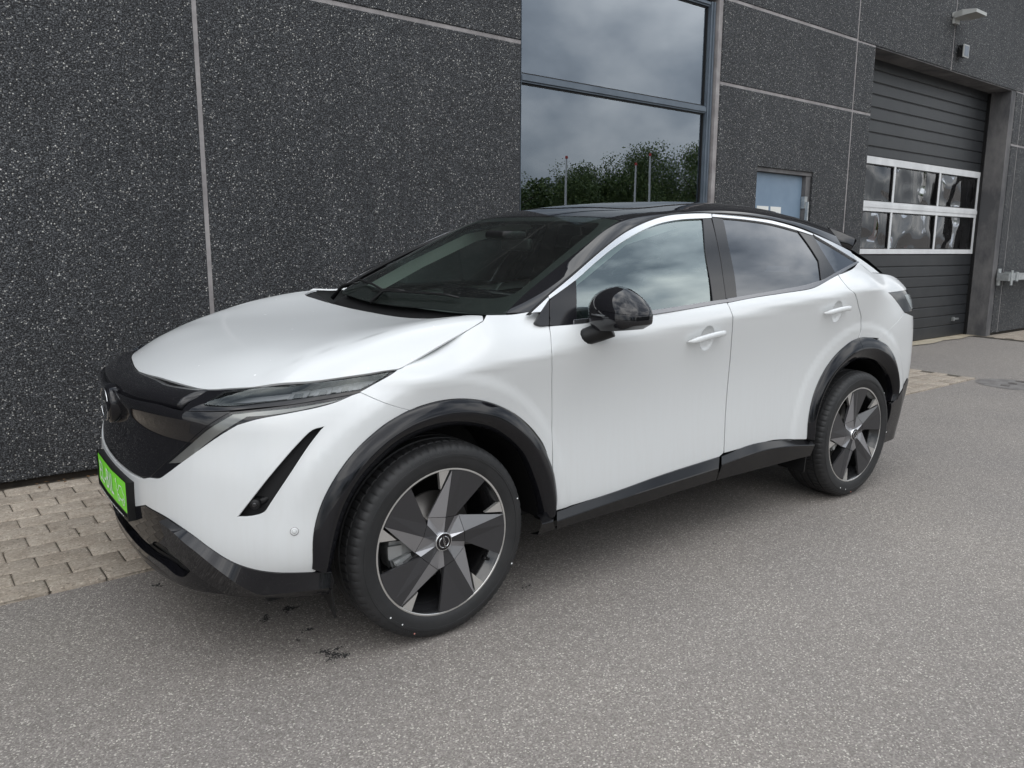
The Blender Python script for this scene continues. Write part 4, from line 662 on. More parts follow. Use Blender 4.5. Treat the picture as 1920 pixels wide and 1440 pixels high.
def crspline(pts, closed, step):
    """closed outline with smooth runs between corner points, resampled"""
    n = len(pts); P = [np.array(p[:2]) for p in pts]; Cn = [p[2] if len(p) > 2 else 0 for p in pts]; R = []
    for i in range(n if closed else n-1):
        j = (i+1) % n; p1, p2 = P[i], P[j]; k = max(1, int(math.ceil(np.linalg.norm(p2-p1)/step)))
        if closed or i > 0: p0 = P[i-1]
        else: p0 = 2*p1-p2
        p3 = P[(j+1) % n] if (closed or j < n-1) else 2*p2-p1
        if Cn[i]: p0 = 2*p1-p2
        if Cn[j]: p3 = 2*p2-p1
        d01 = max(np.linalg.norm(p1-p0)**.5, 1e-6); d12 = max(np.linalg.norm(p2-p1)**.5, 1e-6); d23 = max(np.linalg.norm(p3-p2)**.5, 1e-6)
        t0, t1, t2, t3 = 0, d01, d01+d12, d01+d12+d23
        for q in range(k):
            t = t1+(t2-t1)*q/k
            A1 = (t1-t)/(t1-t0)*p0+(t-t0)/(t1-t0)*p1; A2 = (t2-t)/(t2-t1)*p1+(t-t1)/(t2-t1)*p2; A3 = (t3-t)/(t3-t2)*p2+(t-t2)/(t3-t2)*p3
            B1 = (t2-t)/(t2-t0)*A1+(t-t0)/(t2-t0)*A2; B2 = (t3-t)/(t3-t1)*A2+(t-t1)/(t3-t1)*A3
            R.append((t2-t)/(t2-t1)*B1+(t-t1)/(t2-t1)*B2)
    if not closed: R.append(P[-1])
    return np.array(R)
def area(p): x, y = p[:, 0], p[:, 1]; return .5*np.sum(x*np.roll(y, -1)-np.roll(x, -1)*y)
def inset(p, g):
    if g == 0: return p
    s = 1 if area(p) > 0 else -1; d0 = p-np.roll(p, 1, 0); d1 = np.roll(p, -1, 0)-p
    n0 = np.stack([-d0[:, 1], d0[:, 0]], 1)/np.maximum(np.linalg.norm(d0, axis=1), 1e-9)[:, None]; n1 = np.stack([-d1[:, 1], d1[:, 0]], 1)/np.maximum(np.linalg.norm(d1, axis=1), 1e-9)[:, None]
    n = n0+n1; l = np.maximum((n*n).sum(1)/2, .35); return p+s*g*n/l[:, None]
def inside(P, poly):
    x, y = P[:, 0], P[:, 1]; r = np.zeros(len(P), bool); q = np.roll(poly, -1, 0)
    for (x0, y0), (x1, y1) in zip(poly, q):
        if y0 == y1: continue
        c = ((y0 > y) != (y1 > y)) & (x < (x1-x0)*(y-y0)/(y1-y0)+x0); r ^= c
    return r
def outward(name, p):
    if name in ('hood', 'upper'): return np.tile([0, 0, 1.], (len(p), 1))
    if name == 'glass': return np.tile([0, 1., 0], (len(p), 1))
    c = p.copy(); c[:, 0] = p[:, 0]-np.clip(p[:, 0], .2, 2.9); c[:, 2] = 0; c[:, 1] = p[:, 1]; return c
def surf_eval(name, ab, off=0.):
    f = SURF[name][0]; p = f(ab[:, 0], ab[:, 1]); n = norm_at(f, ab[:, 0], ab[:, 1]); s = np.sign((n*outward(name, p)).sum(1)); s[s == 0] = 1; n = n*s[:, None]
    return p+n*off, n
def sheet(surf, outline, gap=.0012, holes=(), off=0., thick=.010, res=.032, step=.014, sym=False, offf=None):
    """trimmed piece of a skin surface with turned-in edges: verts, faces, normals in local space"""
    ol = inset(crspline(outline, True, step), gap); hs = [inset(crspline(h, True, step), -gap) for h in holes]
    loops = [ol]+hs; base = []; edges = []
    for lp in loops: n = len(base); base += list(lp); edges += [(n+i, n+(i+1) % len(lp)) for i in range(len(lp))]
    lo, hi = ol.min(0), ol.max(0); gx, gy = np.meshgrid(np.arange(lo[0]+res/2, hi[0], res), np.arange(lo[1]+res/2, hi[1], res), indexing='ij')
    gp = np.stack([gx.ravel(), gy.ravel()], 1); k = inside(gp, ol)
    for h in hs: k &= ~inside(gp, h)
    gp = gp[k]; B = np.array(base)
    if len(gp): dmin = np.min(((gp[:, None, :]-B[None, :, :])**2).sum(2), axis=1)**.5; gp = gp[dmin > res*.33]
    allp = [Vector((float(a), float(b))) for a, b in list(base)+list(gp)]
    vo, eo, fo, _, _, _ = delaunay_2d_cdt(allp, edges, [], 0, 1e-7)[:6]
    ab = np.array([(v.x, v.y) for v in vo]); F = np.array([f for f in fo if len(f) == 3]); cen = ab[F].mean(1); k = inside(cen, ol)
    for h in hs: k &= ~inside(cen, h)
    F = F[k]; o_ = off if offf is None else offf(ab)
    P, Nn = surf_eval(surf, ab, 0.); P = P+Nn*(np.asarray(o_)[:, None] if np.ndim(o_) else o_)
    # orient
    fn = np.cross(P[F[:, 1]]-P[F[:, 0]], P[F[:, 2]]-P[F[:, 0]]); s = (fn*Nn[F[:, 0]]).sum(1); F[s < 0] = F[s < 0][:, ::-1]
    V = list(P); NN = list(Nn); FF = [tuple(f) for f in F]
    if thick:
        from collections import Counter
        ec = {}
        for f in FF:
            for i in range(3): ec[(f[i], f[(i+1) % 3])] = 1
        bd = [e for e in ec if (e[1], e[0]) not in ec]; used = {}
        en = {}
        for a, b in bd:
            d = P[b]-P[a]; sd = np.cross(d, Nn[a]); l = np.linalg.norm(sd); sd = sd/l if l > 0 else sd
            for q in (a, b): en[q] = en.get(q, 0)+sd
        for q, sd in en.items():
            sd = sd/max(np.linalg.norm(sd), 1e-9); n0 = len(V); r = min(.0018, thick/3)
            V.append(P[q]+sd*r*.75-Nn[q]*r*.35); NN.append((sd+Nn[q])*.7071); V.append(P[q]+sd*r-Nn[q]*r*1.3); NN.append(sd); V.append(P[q]+sd*r-Nn[q]*thick); NN.append(sd); used[q] = n0
        for a, b in bd:
            x, y = used[a], used[b]; FF += [(b, a, x, y), (y, x, x+1, y+1), (y+1, x+1, x+2, y+2)]
    V = np.array(V); NN = np.array(NN)
    if sym:     # add mirrored half, weld on the centre line by sharing positions
        n = len(V); V2 = V*[1, -1, 1]; N2 = NN*[1, -1, 1]; V = np.concatenate([V, V2]); NN = np.concatenate([NN, N2]); FF = FF+[tuple(i+n for i in reversed(f)) for f in FF]
    Vl = np.stack([V[:, 0]-OX, -V[:, 1], V[:, 2]], 1); Nl = np.stack([NN[:, 0], -NN[:, 1], NN[:, 2]], 1)
    return Vl, [tuple(reversed(f)) for f in FF], Nl
def fixw(F, V, Nn):
    F = np.array(F); return F
def panel(name, key, m, parent=None, mirror=True, pmir=None, label=None, holes=(), surf=None, outline=None, **k):
    s, ol = O[key] if key else (surf, outline)
    V, Fc, Nn = sheet(s, ol, holes=[O[h][1] for h in holes], **k)
    # check winding against normals once
    a = np.cross(V[Fc[0][1]]-V[Fc[0][0]], V[Fc[0][2]]-V[Fc[0][0]])
    if a @ Nn[Fc[0][0]] < 0: Fc = [tuple(reversed(f)) for f in Fc]
    parent = parent or car
    if mirror: return both(name, V, Fc, m, parent, True, Nn, pmir, label)
    return obj(name, V, Fc, m, parent, True, Nn, label=label)
def symoutline(ol):
    """near half outline whose first and last points lie on the centre line -> full outline"""
    return [tuple(p) for p in ol]+[(p[0], -p[1], p[2]) for p in reversed(ol[1:-1])]
def polyl(pts, n):
    P = crspline3(pts, .01); d = np.concatenate([[0], np.cumsum(np.linalg.norm(np.diff(P, axis=0), axis=1))]); t = np.linspace(0, d[-1], n)
    return np.stack([np.interp(t, d, P[:, i]) for i in range(P.shape[1])], 1)
def crspline3(pts, step):
    P = np.array([p[:3] for p in pts], float); P = np.vstack([2*P[0]-P[1], P, 2*P[-1]-P[-2]]); R = []
    for i in range(1, len(P)-2):
        k = max(2, int(np.linalg.norm(P[i+1]-P[i])/step)); t = np.linspace(0, 1, k, endpoint=False)[:, None]
        R.append(.5*(2*P[i]+(P[i+1]-P[i-1])*t+(2*P[i-1]-5*P[i]+4*P[i+1]-P[i+2])*t*t+(3*P[i]-P[i-1]-3*P[i+1]+P[i+2])*t**3))
    R.append(P[-2:-1]); return np.vstack(R)
def loft(rows, closed=False, capends=False, out=(0, 1, 0)):
    """rows: list of (n,3) arrays in car space -> local verts, faces"""
    n = len(rows[0]); V = np.vstack(rows); Fc = []
    for r in range(len(rows)-1):
        for i in range(n-1 if not closed else n): j = (i+1) % n; Fc.append((r*n+i, r*n+j, (r+1)*n+j, (r+1)*n+i))
    if capends: Fc.append(tuple(r*n for r in range(len(rows)))); Fc.append(tuple(r*n+n-1 for r in reversed(range(len(rows)))))
    a = np.cross(V[Fc[len(Fc)//2 if not capends else 0][1]]-V[Fc[len(Fc)//2 if not capends else 0][0]], V[Fc[len(Fc)//2 if not capends else 0][2]]-V[Fc[len(Fc)//2 if not capends else 0][0]])
    if a @ np.array(out) < 0: Fc = [tuple(reversed(f)) for f in Fc]
    Vl = [(v[0]-OX, -v[1], v[2]) for v in V]; return Vl, [tuple(reversed(f)) for f in Fc]
def sharp(o, deg=35):
    me = o.data; me.polygons.foreach_set('use_smooth', [True]*len(me.polygons)); me.set_sharp_from_angle(angle=math.radians(deg)); return o
def u_of(X, Z):
    X = np.atleast_1d(X).astype(float); Z = np.broadcast_to(np.atleast_1d(Z).astype(float), X.shape); a = np.full(X.shape, .55); b = np.full(X.shape, 5.0)
    for _ in range(26): c = (a+b)/2; x = s_body(c, Z)[:, 0]; lo = x < X; a = np.where(lo, c, a); b = np.where(lo, b, c)
    return (a+b)/2
def body_at(X, Z): return s_body(u_of(X, Z), np.broadcast_to(np.atleast_1d(Z).astype(float), np.atleast_1d(X).shape))

# ---- white skin
panel('hood', None, M['whitehood'], surf='hood', outline=symoutline(O['hood'][1]), mirror=False, res=.019)
panel('fender', 'fender', M['white'], res=.02)
panel('front_bumper', 'bumper', M['white'], holes=['vent'], mirror=False, sym=True, gap=.001, res=.026)
for key_, (hx_, hz_) in (('_hf', (1.393, 1.010)), ('_hr', (2.455, 1.083))):
    O[key_] = ('body', [(float(u_of([hx_+.050*math.cos(a)], [hz_+.057*math.sin(a)])[0]), hz_+.057*math.sin(a), 0) for a in np.linspace(0, 2*math.pi, 24, endpoint=False)])
fd, fd2 = panel('front_door', 'frontdoor', M['white'], holes=['_hf'], res=.022); fd.name = 'front_door'
rd, rd2 = panel('rear_door', 'reardoor', M['white'], holes=['_hr'], res=.022)
panel('quarter_panel', 'quarter', M['white'], res=.02)
panel('rear_bumper', 'rearbumper', M['white'], mirror=False, sym=True, res=.026)
panel('rear_pillar', 'dpillar', M['white'])
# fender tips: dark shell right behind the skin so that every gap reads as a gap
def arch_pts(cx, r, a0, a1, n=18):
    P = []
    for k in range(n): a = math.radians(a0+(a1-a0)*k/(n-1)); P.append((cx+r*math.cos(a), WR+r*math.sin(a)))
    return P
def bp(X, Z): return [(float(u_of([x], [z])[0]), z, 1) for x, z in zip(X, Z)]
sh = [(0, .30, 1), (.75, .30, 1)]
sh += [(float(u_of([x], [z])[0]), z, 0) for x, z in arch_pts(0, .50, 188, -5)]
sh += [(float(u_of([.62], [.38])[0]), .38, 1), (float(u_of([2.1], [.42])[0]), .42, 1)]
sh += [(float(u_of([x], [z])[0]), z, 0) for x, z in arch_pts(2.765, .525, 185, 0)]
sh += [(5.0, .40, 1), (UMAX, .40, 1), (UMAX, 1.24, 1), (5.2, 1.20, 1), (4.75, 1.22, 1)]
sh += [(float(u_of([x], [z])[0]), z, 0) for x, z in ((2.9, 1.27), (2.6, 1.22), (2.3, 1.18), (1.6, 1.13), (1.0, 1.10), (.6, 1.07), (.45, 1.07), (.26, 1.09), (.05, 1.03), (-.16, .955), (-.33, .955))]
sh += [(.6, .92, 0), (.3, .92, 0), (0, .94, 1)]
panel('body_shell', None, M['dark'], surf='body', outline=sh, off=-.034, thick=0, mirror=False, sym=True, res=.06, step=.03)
# hood underside and engine bay closing
panel('hood_liner', None, M['dark'], surf='hood', outline=[(-.77, -.5, 0), (-.5, -.70, 0), (-.1, -.80, 0), (.24, -.72, 1), (.17, 0, 0), (.24, .72, 1), (-.1, .80, 0), (-.5, .70, 0), (-.77, .5, 0), (-.79, 0, 0)], off=-.014, thick=0, mirror=False, res=.08, step=.04)

# ---- nose: gloss black band, shield, lamps
NL = np.array([0, .1, .2, .3, .4, .46, .52])
ncol = lambda *v: Nat(NL)(np.array(v, float), np.linspace(0, .52, 27)); nl_ = np.linspace(0, .52, 27)
E0x, E0z = ncol(-.780, -.772, -.757, -.740, -.715, -.698, -.678)-.002, ncol(.925, .926, .925, .922, .925, .928, .932)-.003
Nx = ncol(-.868, -.865, -.857, -.842, -.815, -.795, -.770); zb_ = ncol(.842, .846, .850, .857, .864, .867, .870); zc_ = zb_+ncol(.058, .056, .052, .046, .038, .034, .030)
nrows = []
for fx, z_ in ((0, E0z), (.2, E0z*.78+zc_*.22+.006), (.45, E0z*.5+zc_*.5+.010), (.7, E0z*.22+zc_*.78+.009), (.88, zc_+.004), (.97, zc_-.006), (1.0, zc_*.6+zb_*.4), (.995, zb_+.008), (.96, zb_), (.85, zb_-.001), (.5, zb_)):
    x = E0x*(1-fx)+Nx*fx; z = z_
    nrows.append(np.stack([x, nl_+.0, z], 1))
V, Fc = loft(nrows, out=(-.2, 0, 1)); Fc.append(tuple(r*27+26 for r in range(len(nrows))))
n_ = len(V); V = V+[(v[0], -v[1], v[2]) for v in V]; Fc = Fc+[tuple(i+n_ for i in reversed(f)) for f in Fc]
obj('nose_trim', V, Fc, M['black'], car, True)
panel('grille_shield', 'shield', M['black'], mirror=False, sym=True, off=-.004, thick=.02)
hl = panel('headlamp', 'lamp', M['blackclean'], off=-.006, thick=.02, holes=['lamplens'])
for q, sgn in zip(hl, (1, -1)):
    def hp(*a, **k): pass
hb = sheet('body', O['lamplens'][1], gap=-.006, off=-.040, thick=0, res=.05)
both('lamp_bowl', hb[0], hb[1], M['bowl'], hl[0], True, None, hl[1])
hs_ = sheet('body', O['lamplens'][1], gap=.0, off=-.001, thick=.004, res=.03)
both('lens', hs_[0], hs_[1], M['lens'], hl[0], True, hs_[2], hl[1])
rim_ = crspline(O['lamplens'][1], True, .02); P0, N0 = surf_eval('body', rim_, -.007); P1 = P0-N0*.034; n = len(P0)
V = [loc(p) for p in list(P0)+list(P1)]; Fc = [(i, (i+1) % n, n+(i+1) % n, n+i) for i in range(n)]
both('lamp_wall', V, Fc, M['plastic'], hl[0], True, None, hl[1])
# four projector cells, silver blades inside the lamp
def sbox(u0, u1, z0, z1, d0, d1, skew=0):
    P = []
    for d in (d0, d1):
        for (u, z) in ((u0, z0), (u1, z0+skew), (u1, z1+skew), (u0, z1)): P.append(surf_eval('body', np.array([[u, z]]), d)[0][0])
    return [loc(p) for p in P], [(0, 1, 2, 3), (7, 6, 5, 4), (0, 4, 5, 1), (1, 5, 6, 2), (2, 6, 7, 3), (3, 7, 4, 0)]
for k in range(4):
    u = .86+.082*k; z = .925+.0065*k
    V, Fc = sbox(u, u+.060, z, z+.030, -.038, -.030, .005); both('lamp_cell', V, Fc, M['bowl2'], hl[0], False, None, hl[1])
    V, Fc = sbox(u+.018, u+.044, z+.008, z+.022, -.0298, -.024, .002); both('projector', V, Fc, M['camlens'], hl[0], False, None, hl[1])
cp = crspline([(.655, .905, 0), (.80, .905, 0), (1.0, .915, 0), (1.10, .925, 0), (1.165, .955, 1)], False, .02)
Pa, _ = surf_eval('body', cp, -.010); Pb, _ = surf_eval('body', cp+[0, .0035], -.010); Pc, _ = surf_eval('body', cp+[0, .0035], -.030)
V, Fc = loft([Pa, Pb, Pc]); both('lamp_strip', V, Fc, M['silver'], hl[0], True, None, hl[1])
dr = panel('daytime_lamp', 'drl', M['blackclean'], off=-.004, thick=.02, holes=['drllens'])
dl = sheet('body', O['drllens'][1], gap=-.001, off=-.007, thick=0); both('light_guide', dl[0], dl[1], M['drlens'], dr[0], True, dl[2], dr[1])
dl = sheet('body', O['drllens'][1], gap=-.001, off=-.0035, thick=0); both('lens', dl[0], dl[1], M['lens'], dr[0], True, dl[2], dr[1])
# emblem: ring, bar with letters, on a round boss
em = empty('emblem', loc((-.878, 0, .815)), car)
def ringmesh(R, r, n=40, seg=8, arc=(0, 360), xs=0):
    V = []; Fc = []; a0, a1 = map(math.radians, arc); full = abs(arc[1]-arc[0]) >= 360; m_ = n if full else n+1
    for i in range(m_):
        a = a0+(a1-a0)*i/n
        for k in range(seg): b = 2*math.pi*k/seg; V.append((xs+r*math.sin(b)*.6, (R+r*math.cos(b))*math.cos(a), (R+r*math.cos(b))*math.sin(a)))
    for i in range(n):
        j = (i+1) % m_
        for k in range(seg): k2 = (k+1) % seg; Fc.append((i*seg+k, i*seg+k2, j*seg+k2, j*seg+k))
    return V, Fc
V, Fc = ringmesh(.060, .0032, arc=(18, 162), xs=-.026); obj('emblem_arc', V, Fc, M['chrome'], em, True)
V, Fc = ringmesh(.060, .0032, arc=(198, 342), xs=-.026); obj('emblem_arc', V, Fc, M['chrome'], em, True)
V, Fc = text_mesh('NISSAN', .030); V = [(-.030+v[2], -v[0]*1.22, v[1]) for v in V]; obj('emblem_letters', V, Fc, M['chrome'], em)
mb = MB(); mb.tube([(.03, 0, 0), (-.012, 0, 0), (-.019, 0, 0), (-.021, 0, 0)], [.075, .073, .066, .0], 36, caps=False); mb.obj('emblem_boss', M['blackclean'], em, smooth=True)
# number plate holder, plate with EL-BIL
def plate_x(L): return -.902+.10*L*L
pl = empty('number_plate', loc((-.905, 0, .505)), car)
def plx(L, d=0): return plate_x(L)-d-(-.905)
def curved_box(L0, L1, z0, z1, d0, d1, n=16, bend=1):
    V = []; Fc = []
    for i in range(n+1):
        L = L0+(L1-L0)*i/n
        for (z, d) in ((z0, d0), (z1, d0), (z1, d1), (z0, d1)): V.append((plx(L, d), -L, z-.505))
    for i in range(n):
        for k in range(4): k2 = (k+1) % 4; Fc.append((i*4+k, i*4+k2, i*4+4+k2, i*4+4+k))
    Fc += [(0, 1, 2, 3), (n*4+3, n*4+2, n*4+1, n*4)]; return V, Fc
V, Fc = curved_box(-.262, .262, .437, .578, -.035, .002); obj('plate_holder', V, Fc, M['plastic'], pl)
V, Fc = curved_box(-.262, .262, .437, .447, .002, .008); obj('plate_frame', V, Fc, M['plastic'], pl)
for a in ((-.262, -.256), (.256, .262)):
    V, Fc = curved_box(a[0], a[1], .447, .578, .002, .008, 2); obj('plate_frame', V, Fc, M['plastic'], pl)
V = []; Fc = []; n = 40; wv = lambda t: .0035*math.sin(t*19)+.002*math.sin(t*41+1)
for i in range(n+1):
    L = -.250+.500*i/n; e_ = min(1, min(L+.250, .250-L)/.012); rr_ = .010*(1-math.sqrt(max(0, 1-(1-e_)**2)))
    V += [(plx(L, .0045), -L, .4615+wv(L)*.3+rr_-.505), (plx(L, .0045+.002*math.sin(L*9)), -L, .515-.505), (plx(L, .0045), -L, .5735+wv(L+.2)*.3-rr_-.505)]
for i in range(n):
    for k in range(2): Fc.append((i*3+k, i*3+3+k, i*3+4+k, i*3+1+k))
pg = obj('plate_face', V, [tuple(f) for f in Fc], M['green'], pl)
def on_plate(V, d, L0, z0): return [(plx(L0+v[0], d), -(L0+v[0]), z0+v[1]-.505) for v in V]
V, Fc = text_mesh('EL-BIL', .092, .0, 1.10)
V = [(v[0]*1.02, v[1]*1.18, v[2]) for v in V]
obj('plate_letters', on_plate([(v[0], v[1], 0) for v in V], .0080, -.058, .517), Fc, M['platewhite'], pl)
def stroke(pts, w): 
    V = []; Fc = []; P = [Vector(p) for p in pts]
    for i, p in enumerate(P):
        t = (P[min(i+1, len(P)-1)]-P[max(i-1, 0)]).normalized(); n_ = Vector((-t.y, t.x))*w/2; V += [(p.x+n_.x, p.y+n_.y, 0), (p.x-n_.x, p.y-n_.y, 0)]
    return V, [(2*i, 2*i+1, 2*i+3, 2*i+2) for i in range(len(P)-1)]
ic = MB()
for pts in ([(-.045, -.022), (-.05, -.004), (-.035, .004), (-.02, .024), (.012, .026), (.03, .008), (.048, .0), (.05, -.020), (.042, -.024)], [(-.022, -.024), (.018, -.024)],
            [(-.045+.012*math.cos(a)+.011, -.026+.012*math.sin(a)) for a in np.linspace(0, 6.28, 14)], [(.030+.012*math.cos(a), -.026+.012*math.sin(a)) for a in np.linspace(0, 6.28, 14)],
            [(-.05, -.004), (-.062, .004), (-.058, .020), (-.066, .028)], [(-.072, .024), (-.060, .034)], [(-.074, .030), (-.064, .040)]):
    V, Fc = stroke(pts, .0042); ic.add(V, Fc)
obj('plate_icon', on_plate(ic.V, .0081, .185, .522), ic.F, M['platewhite'], pl)
ic = MB(); x = -.22
while x < .21:
    w_ = random.uniform(.006, .011); ic.add([(x, -.0022, 0), (x+w_, -.0022, 0), (x+w_, .0022, 0), (x, .0022, 0)], [(0, 1, 2, 3)]); x += w_+random.choice((.003, .003, .003, .010))
obj('dealer_line', on_plate(ic.V, .0085, 0, .4425), ic.F, M['platewhite'], pl)
# lower bumper, ridge, intake, lamp cover
panel('lower_bumper', 'lowerbumper', M['cladding'], mirror=False, sym=True, off=.002, thick=.03, holes=['intake'], res=.03)
rt = crspline(O['rg_top'][1], False, .02); rb = crspline(O['rg_bot'][1], False, .02)
def rs2(a, n=44): d = np.concatenate([[0], np.cumsum(np.linalg.norm(np.diff(a, axis=0), axis=1))]); t = np.linspace(0, d[-1], n); return np.stack([np.interp(t, d, a[:, i]) for i in range(2)], 1)
rt, rb = rs2(rt), rs2(rb); A0, _ = surf_eval('body', rt, .001); A1, n1_ = surf_eval('body', rb, .030); rc_ = rb*1.; rc_[:, 1] = np.maximum(rb[:, 1]-.05, .292); rd_ = rb*1.; rd_[:, 1] = np.maximum(rb[:, 1]-.115, .270); A2, _ = surf_eval('body', rc_, .016); A3, _ = surf_eval('body', rd_, .006)
V, Fc = loft([A0, A1], out=(-.5, .5, .7)); V1 = both('bumper_ridge', V, Fc, M['black'], car, True)
V, Fc = loft([A1, A2, A3], out=(-1, 1, 0)); both('bumper_ridge', V, Fc, M['cladding'], car, True)
it = crspline(O['intake'][1], True, .02); k_ = len(it); P0, N0 = surf_eval('body', it, 0.); P1 = P0*1.; P1[:, 0] += .10; P1[:, 2] += 0
P1[:, 1] *= .94
V = [loc(p) for p in list(P0)+list(P1)]; both('intake_duct', V, [(i, (i+1) % k_, k_+(i+1) % k_, k_+i) for i in range(k_)]+[tuple(range(k_, 2*k_))], M['plastic'], car, True)
for zb_ in (.325, .35):
    ll = np.linspace(0, .60, 14); C_ = np.stack([np.interp(ll, [0, .3, .5, .6], [-.845, -.83, -.79, -.73]), ll, np.full(14, zb_)], 1)
    V, Fc = loft([C_, C_+[0, 0, .012], C_+[.03, 0, .012]], out=(-1, .3, 0)); both('intake_slat', V, Fc, M['plastic'], car, False)
panel('fog_lamp_cover', 'foglens', M['tail'], off=-.004, thick=.02)
# splitter lip
lp = np.array([(-.848, 0, .262), (-.845, .2, .262), (-.828, .35, .262), (-.795, .50, .264), (-.75, .60, .266), (-.667, .69, .268), (-.57, .765, .270)])
Cc = crspline3(lp, .05); V, Fc = loft([Cc+[.012, -.004, .045], Cc+[-.010, .004, .016], Cc+[-.008, .003, .0], Cc+[.10, -.05, -.012]], out=(-1, .3, 0)); both('splitter', V, Fc, M['satin'], car, True)
V = [(-.425, .868, .285), (-.425, .70, .285), (-.41, .862, .175), (-.41, .80, .215), (-.417, .868, .285), (-.417, .70, .285), (-.402, .862, .175), (-.402, .80, .215)]
both('air_deflector', [loc(v) for v in V], [(0, 1, 3, 2), (4, 6, 7, 5), (0, 2, 6, 4), (1, 5, 7, 3), (2, 3, 7, 6)], M['plastic'], car)
# vent: recessed blade and camera pod
vo_ = crspline(O['vent'][1], True, .015); k_ = len(vo_); P0, N0 = surf_eval('body', vo_, -.003); cN = N0.mean(0); P1 = P0-cN*.05
V = [loc(p) for p in list(P0)+list(P1)]; vt = both('side_vent', V, [(i, (i+1) % k_, k_+(i+1) % k_, k_+i) for i in range(k_)]+[tuple(range(k_, 2*k_))], M['blackclean'], car, False)
ab = crspline([tuple(p) for p in ((.76, .600, 0), (.83, .70, 0), (.93, .80, 0), (.99, .845, 0))], False, .02)
Q0, _ = surf_eval('body', ab, -.006); Q1, _ = surf_eval('body', ab+[.022, -.01], -.040); V, Fc = loft([Q0, Q1], out=(-1, 1, 0)); both('vent_blade', V, Fc, M['blackclean'], vt[0], True, None, vt[1])
cpos, cn = surf_eval('body', np.array([[0.85, 0.598]]), -.012); cpos, cn = cpos[0], cn[0]; cn = np.array([-.62, .78, 0])
mb = MB(); a_, b_ = Vector(loc(cpos-cn*.045)), Vector(loc(cpos+cn*.004)); dv = (b_-a_).normalized(); mb.tube([a_, b_, b_+dv*.003], [.021, .017, .015], 18); mb.tube([b_-dv*.018, b_-dv*.03+Vector((.05, -.012, .012))], [.016, .010], 8); o1 = both('fog_lamp', mb.V, mb.F, M['plastic'], vt[0], True, None, vt[1])
mb = MB(); mb.tube([b_+dv*.0031, b_+dv*.005], [.0085, .006], 14); both('fog_lamp_lens', mb.V, mb.F, M['camlens'], vt[0], True, None, vt[1])
# parking sensor
sp_, sn_ = surf_eval('body', np.array([[.963, .512]]), .0005); sp_, sn_ = sp_[0], sn_[0]
def disc_on(p, n_, r, h, m, name, par, seg=24, r2=None):
    a = Vector(loc(p)); d = Vector((n_[0], -n_[1], n_[2])).normalized(); mb = MB(); mb.tube([a-d*.003, a+d*h, a+d*(h+.0006)], [r, r, r2 or r*.8], seg); return both(name, mb.V, mb.F, m, par, True)
disc_on(sp_, sn_, .0135, .0008, M['sealant'], 'sensor_ring', car); disc_on(sp_+sn_*.001, sn_, .0120, .001, M['white'], 'sensor_ring', car); disc_on(sp_+sn_*.0015, sn_, .0070, .0012, M['sealant'], 'parking_sensor', car); disc_on(sp_+sn_*.002, sn_, .0062, .0014, M['white'], 'parking_sensor', car)

# ---- wheel-arch cladding
def clad(outp, inp, split=None, x0=0):
    Nn_ = 72; A = polyl(outp, Nn_); B = polyl(inp, Nn_); b0 = body_at(A[:, 0], A[:, 2]); rows = []
    cx = x0
    def row(t, dl):
        X = A[:, 0]*(1-t)+B[:, 0]*t; Z = A[:, 2]*(1-t)+B[:, 2]*t; L = b0[:, 1]*(1-t)+np.maximum(b0[:, 1]*.3+.905*.7, .895)*t+dl; return np.stack([X, L, Z], 1)
    rows = [row(0, -.012), row(0, .003), row(.05, .008), row(.18, .0155), row(.32, .022), row(.44, .0262), row(.50, .0268), row(.56, .0245), row(.66, .018), row(.80, .008), row(.94, -.004), row(1.0, -.016)]
    q = row(1.0, -.04); rows.append(q); q2 = q.copy(); q2[:, 1] = .55; 
    return rows, q2
for nm, oi, ii, cx, sp in (('front', 'arch_f_out', 'arch_f_in', 0, None), ('rear', 'arch_r_out', 'arch_r_in', 2.765, 37)):
    rows, q2 = clad(O[oi], O[ii], x0=cx)
    for (i0, i1) in ([(0, 72)] if sp is None else [(0, sp), (sp, 72)]):
        R_ = [r[i0:i1+(1 if i1 < 72 else 0)].copy() for r in rows]
        if sp is not None and i0 > 0:
            for r in R_: r[0] += (r[1]-r[0])*.05
        if sp is not None and i0 == 0:
            for r in R_: r[-1] -= (r[-1]-r[-2])*.05
        V, Fc = loft(R_, out=(0, 1, 0)); a = both('wheel_arch_cladding', V, Fc, M['cladding'], car, True)
    # liner
    lr = [rows[-1], (rows[-1]+q2)/2, q2]; V, Fc = loft(lr, out=(0, 0, -1)); both('wheel_arch_liner', V, Fc, M['plastic'], car, True)
    mb = MB(); mb.box(cx-.52-OX, cx+.52-OX, .50, .549, .14, .95); both('wheel_arch_liner', *[mb.V, mb.F], M['dark'], car)
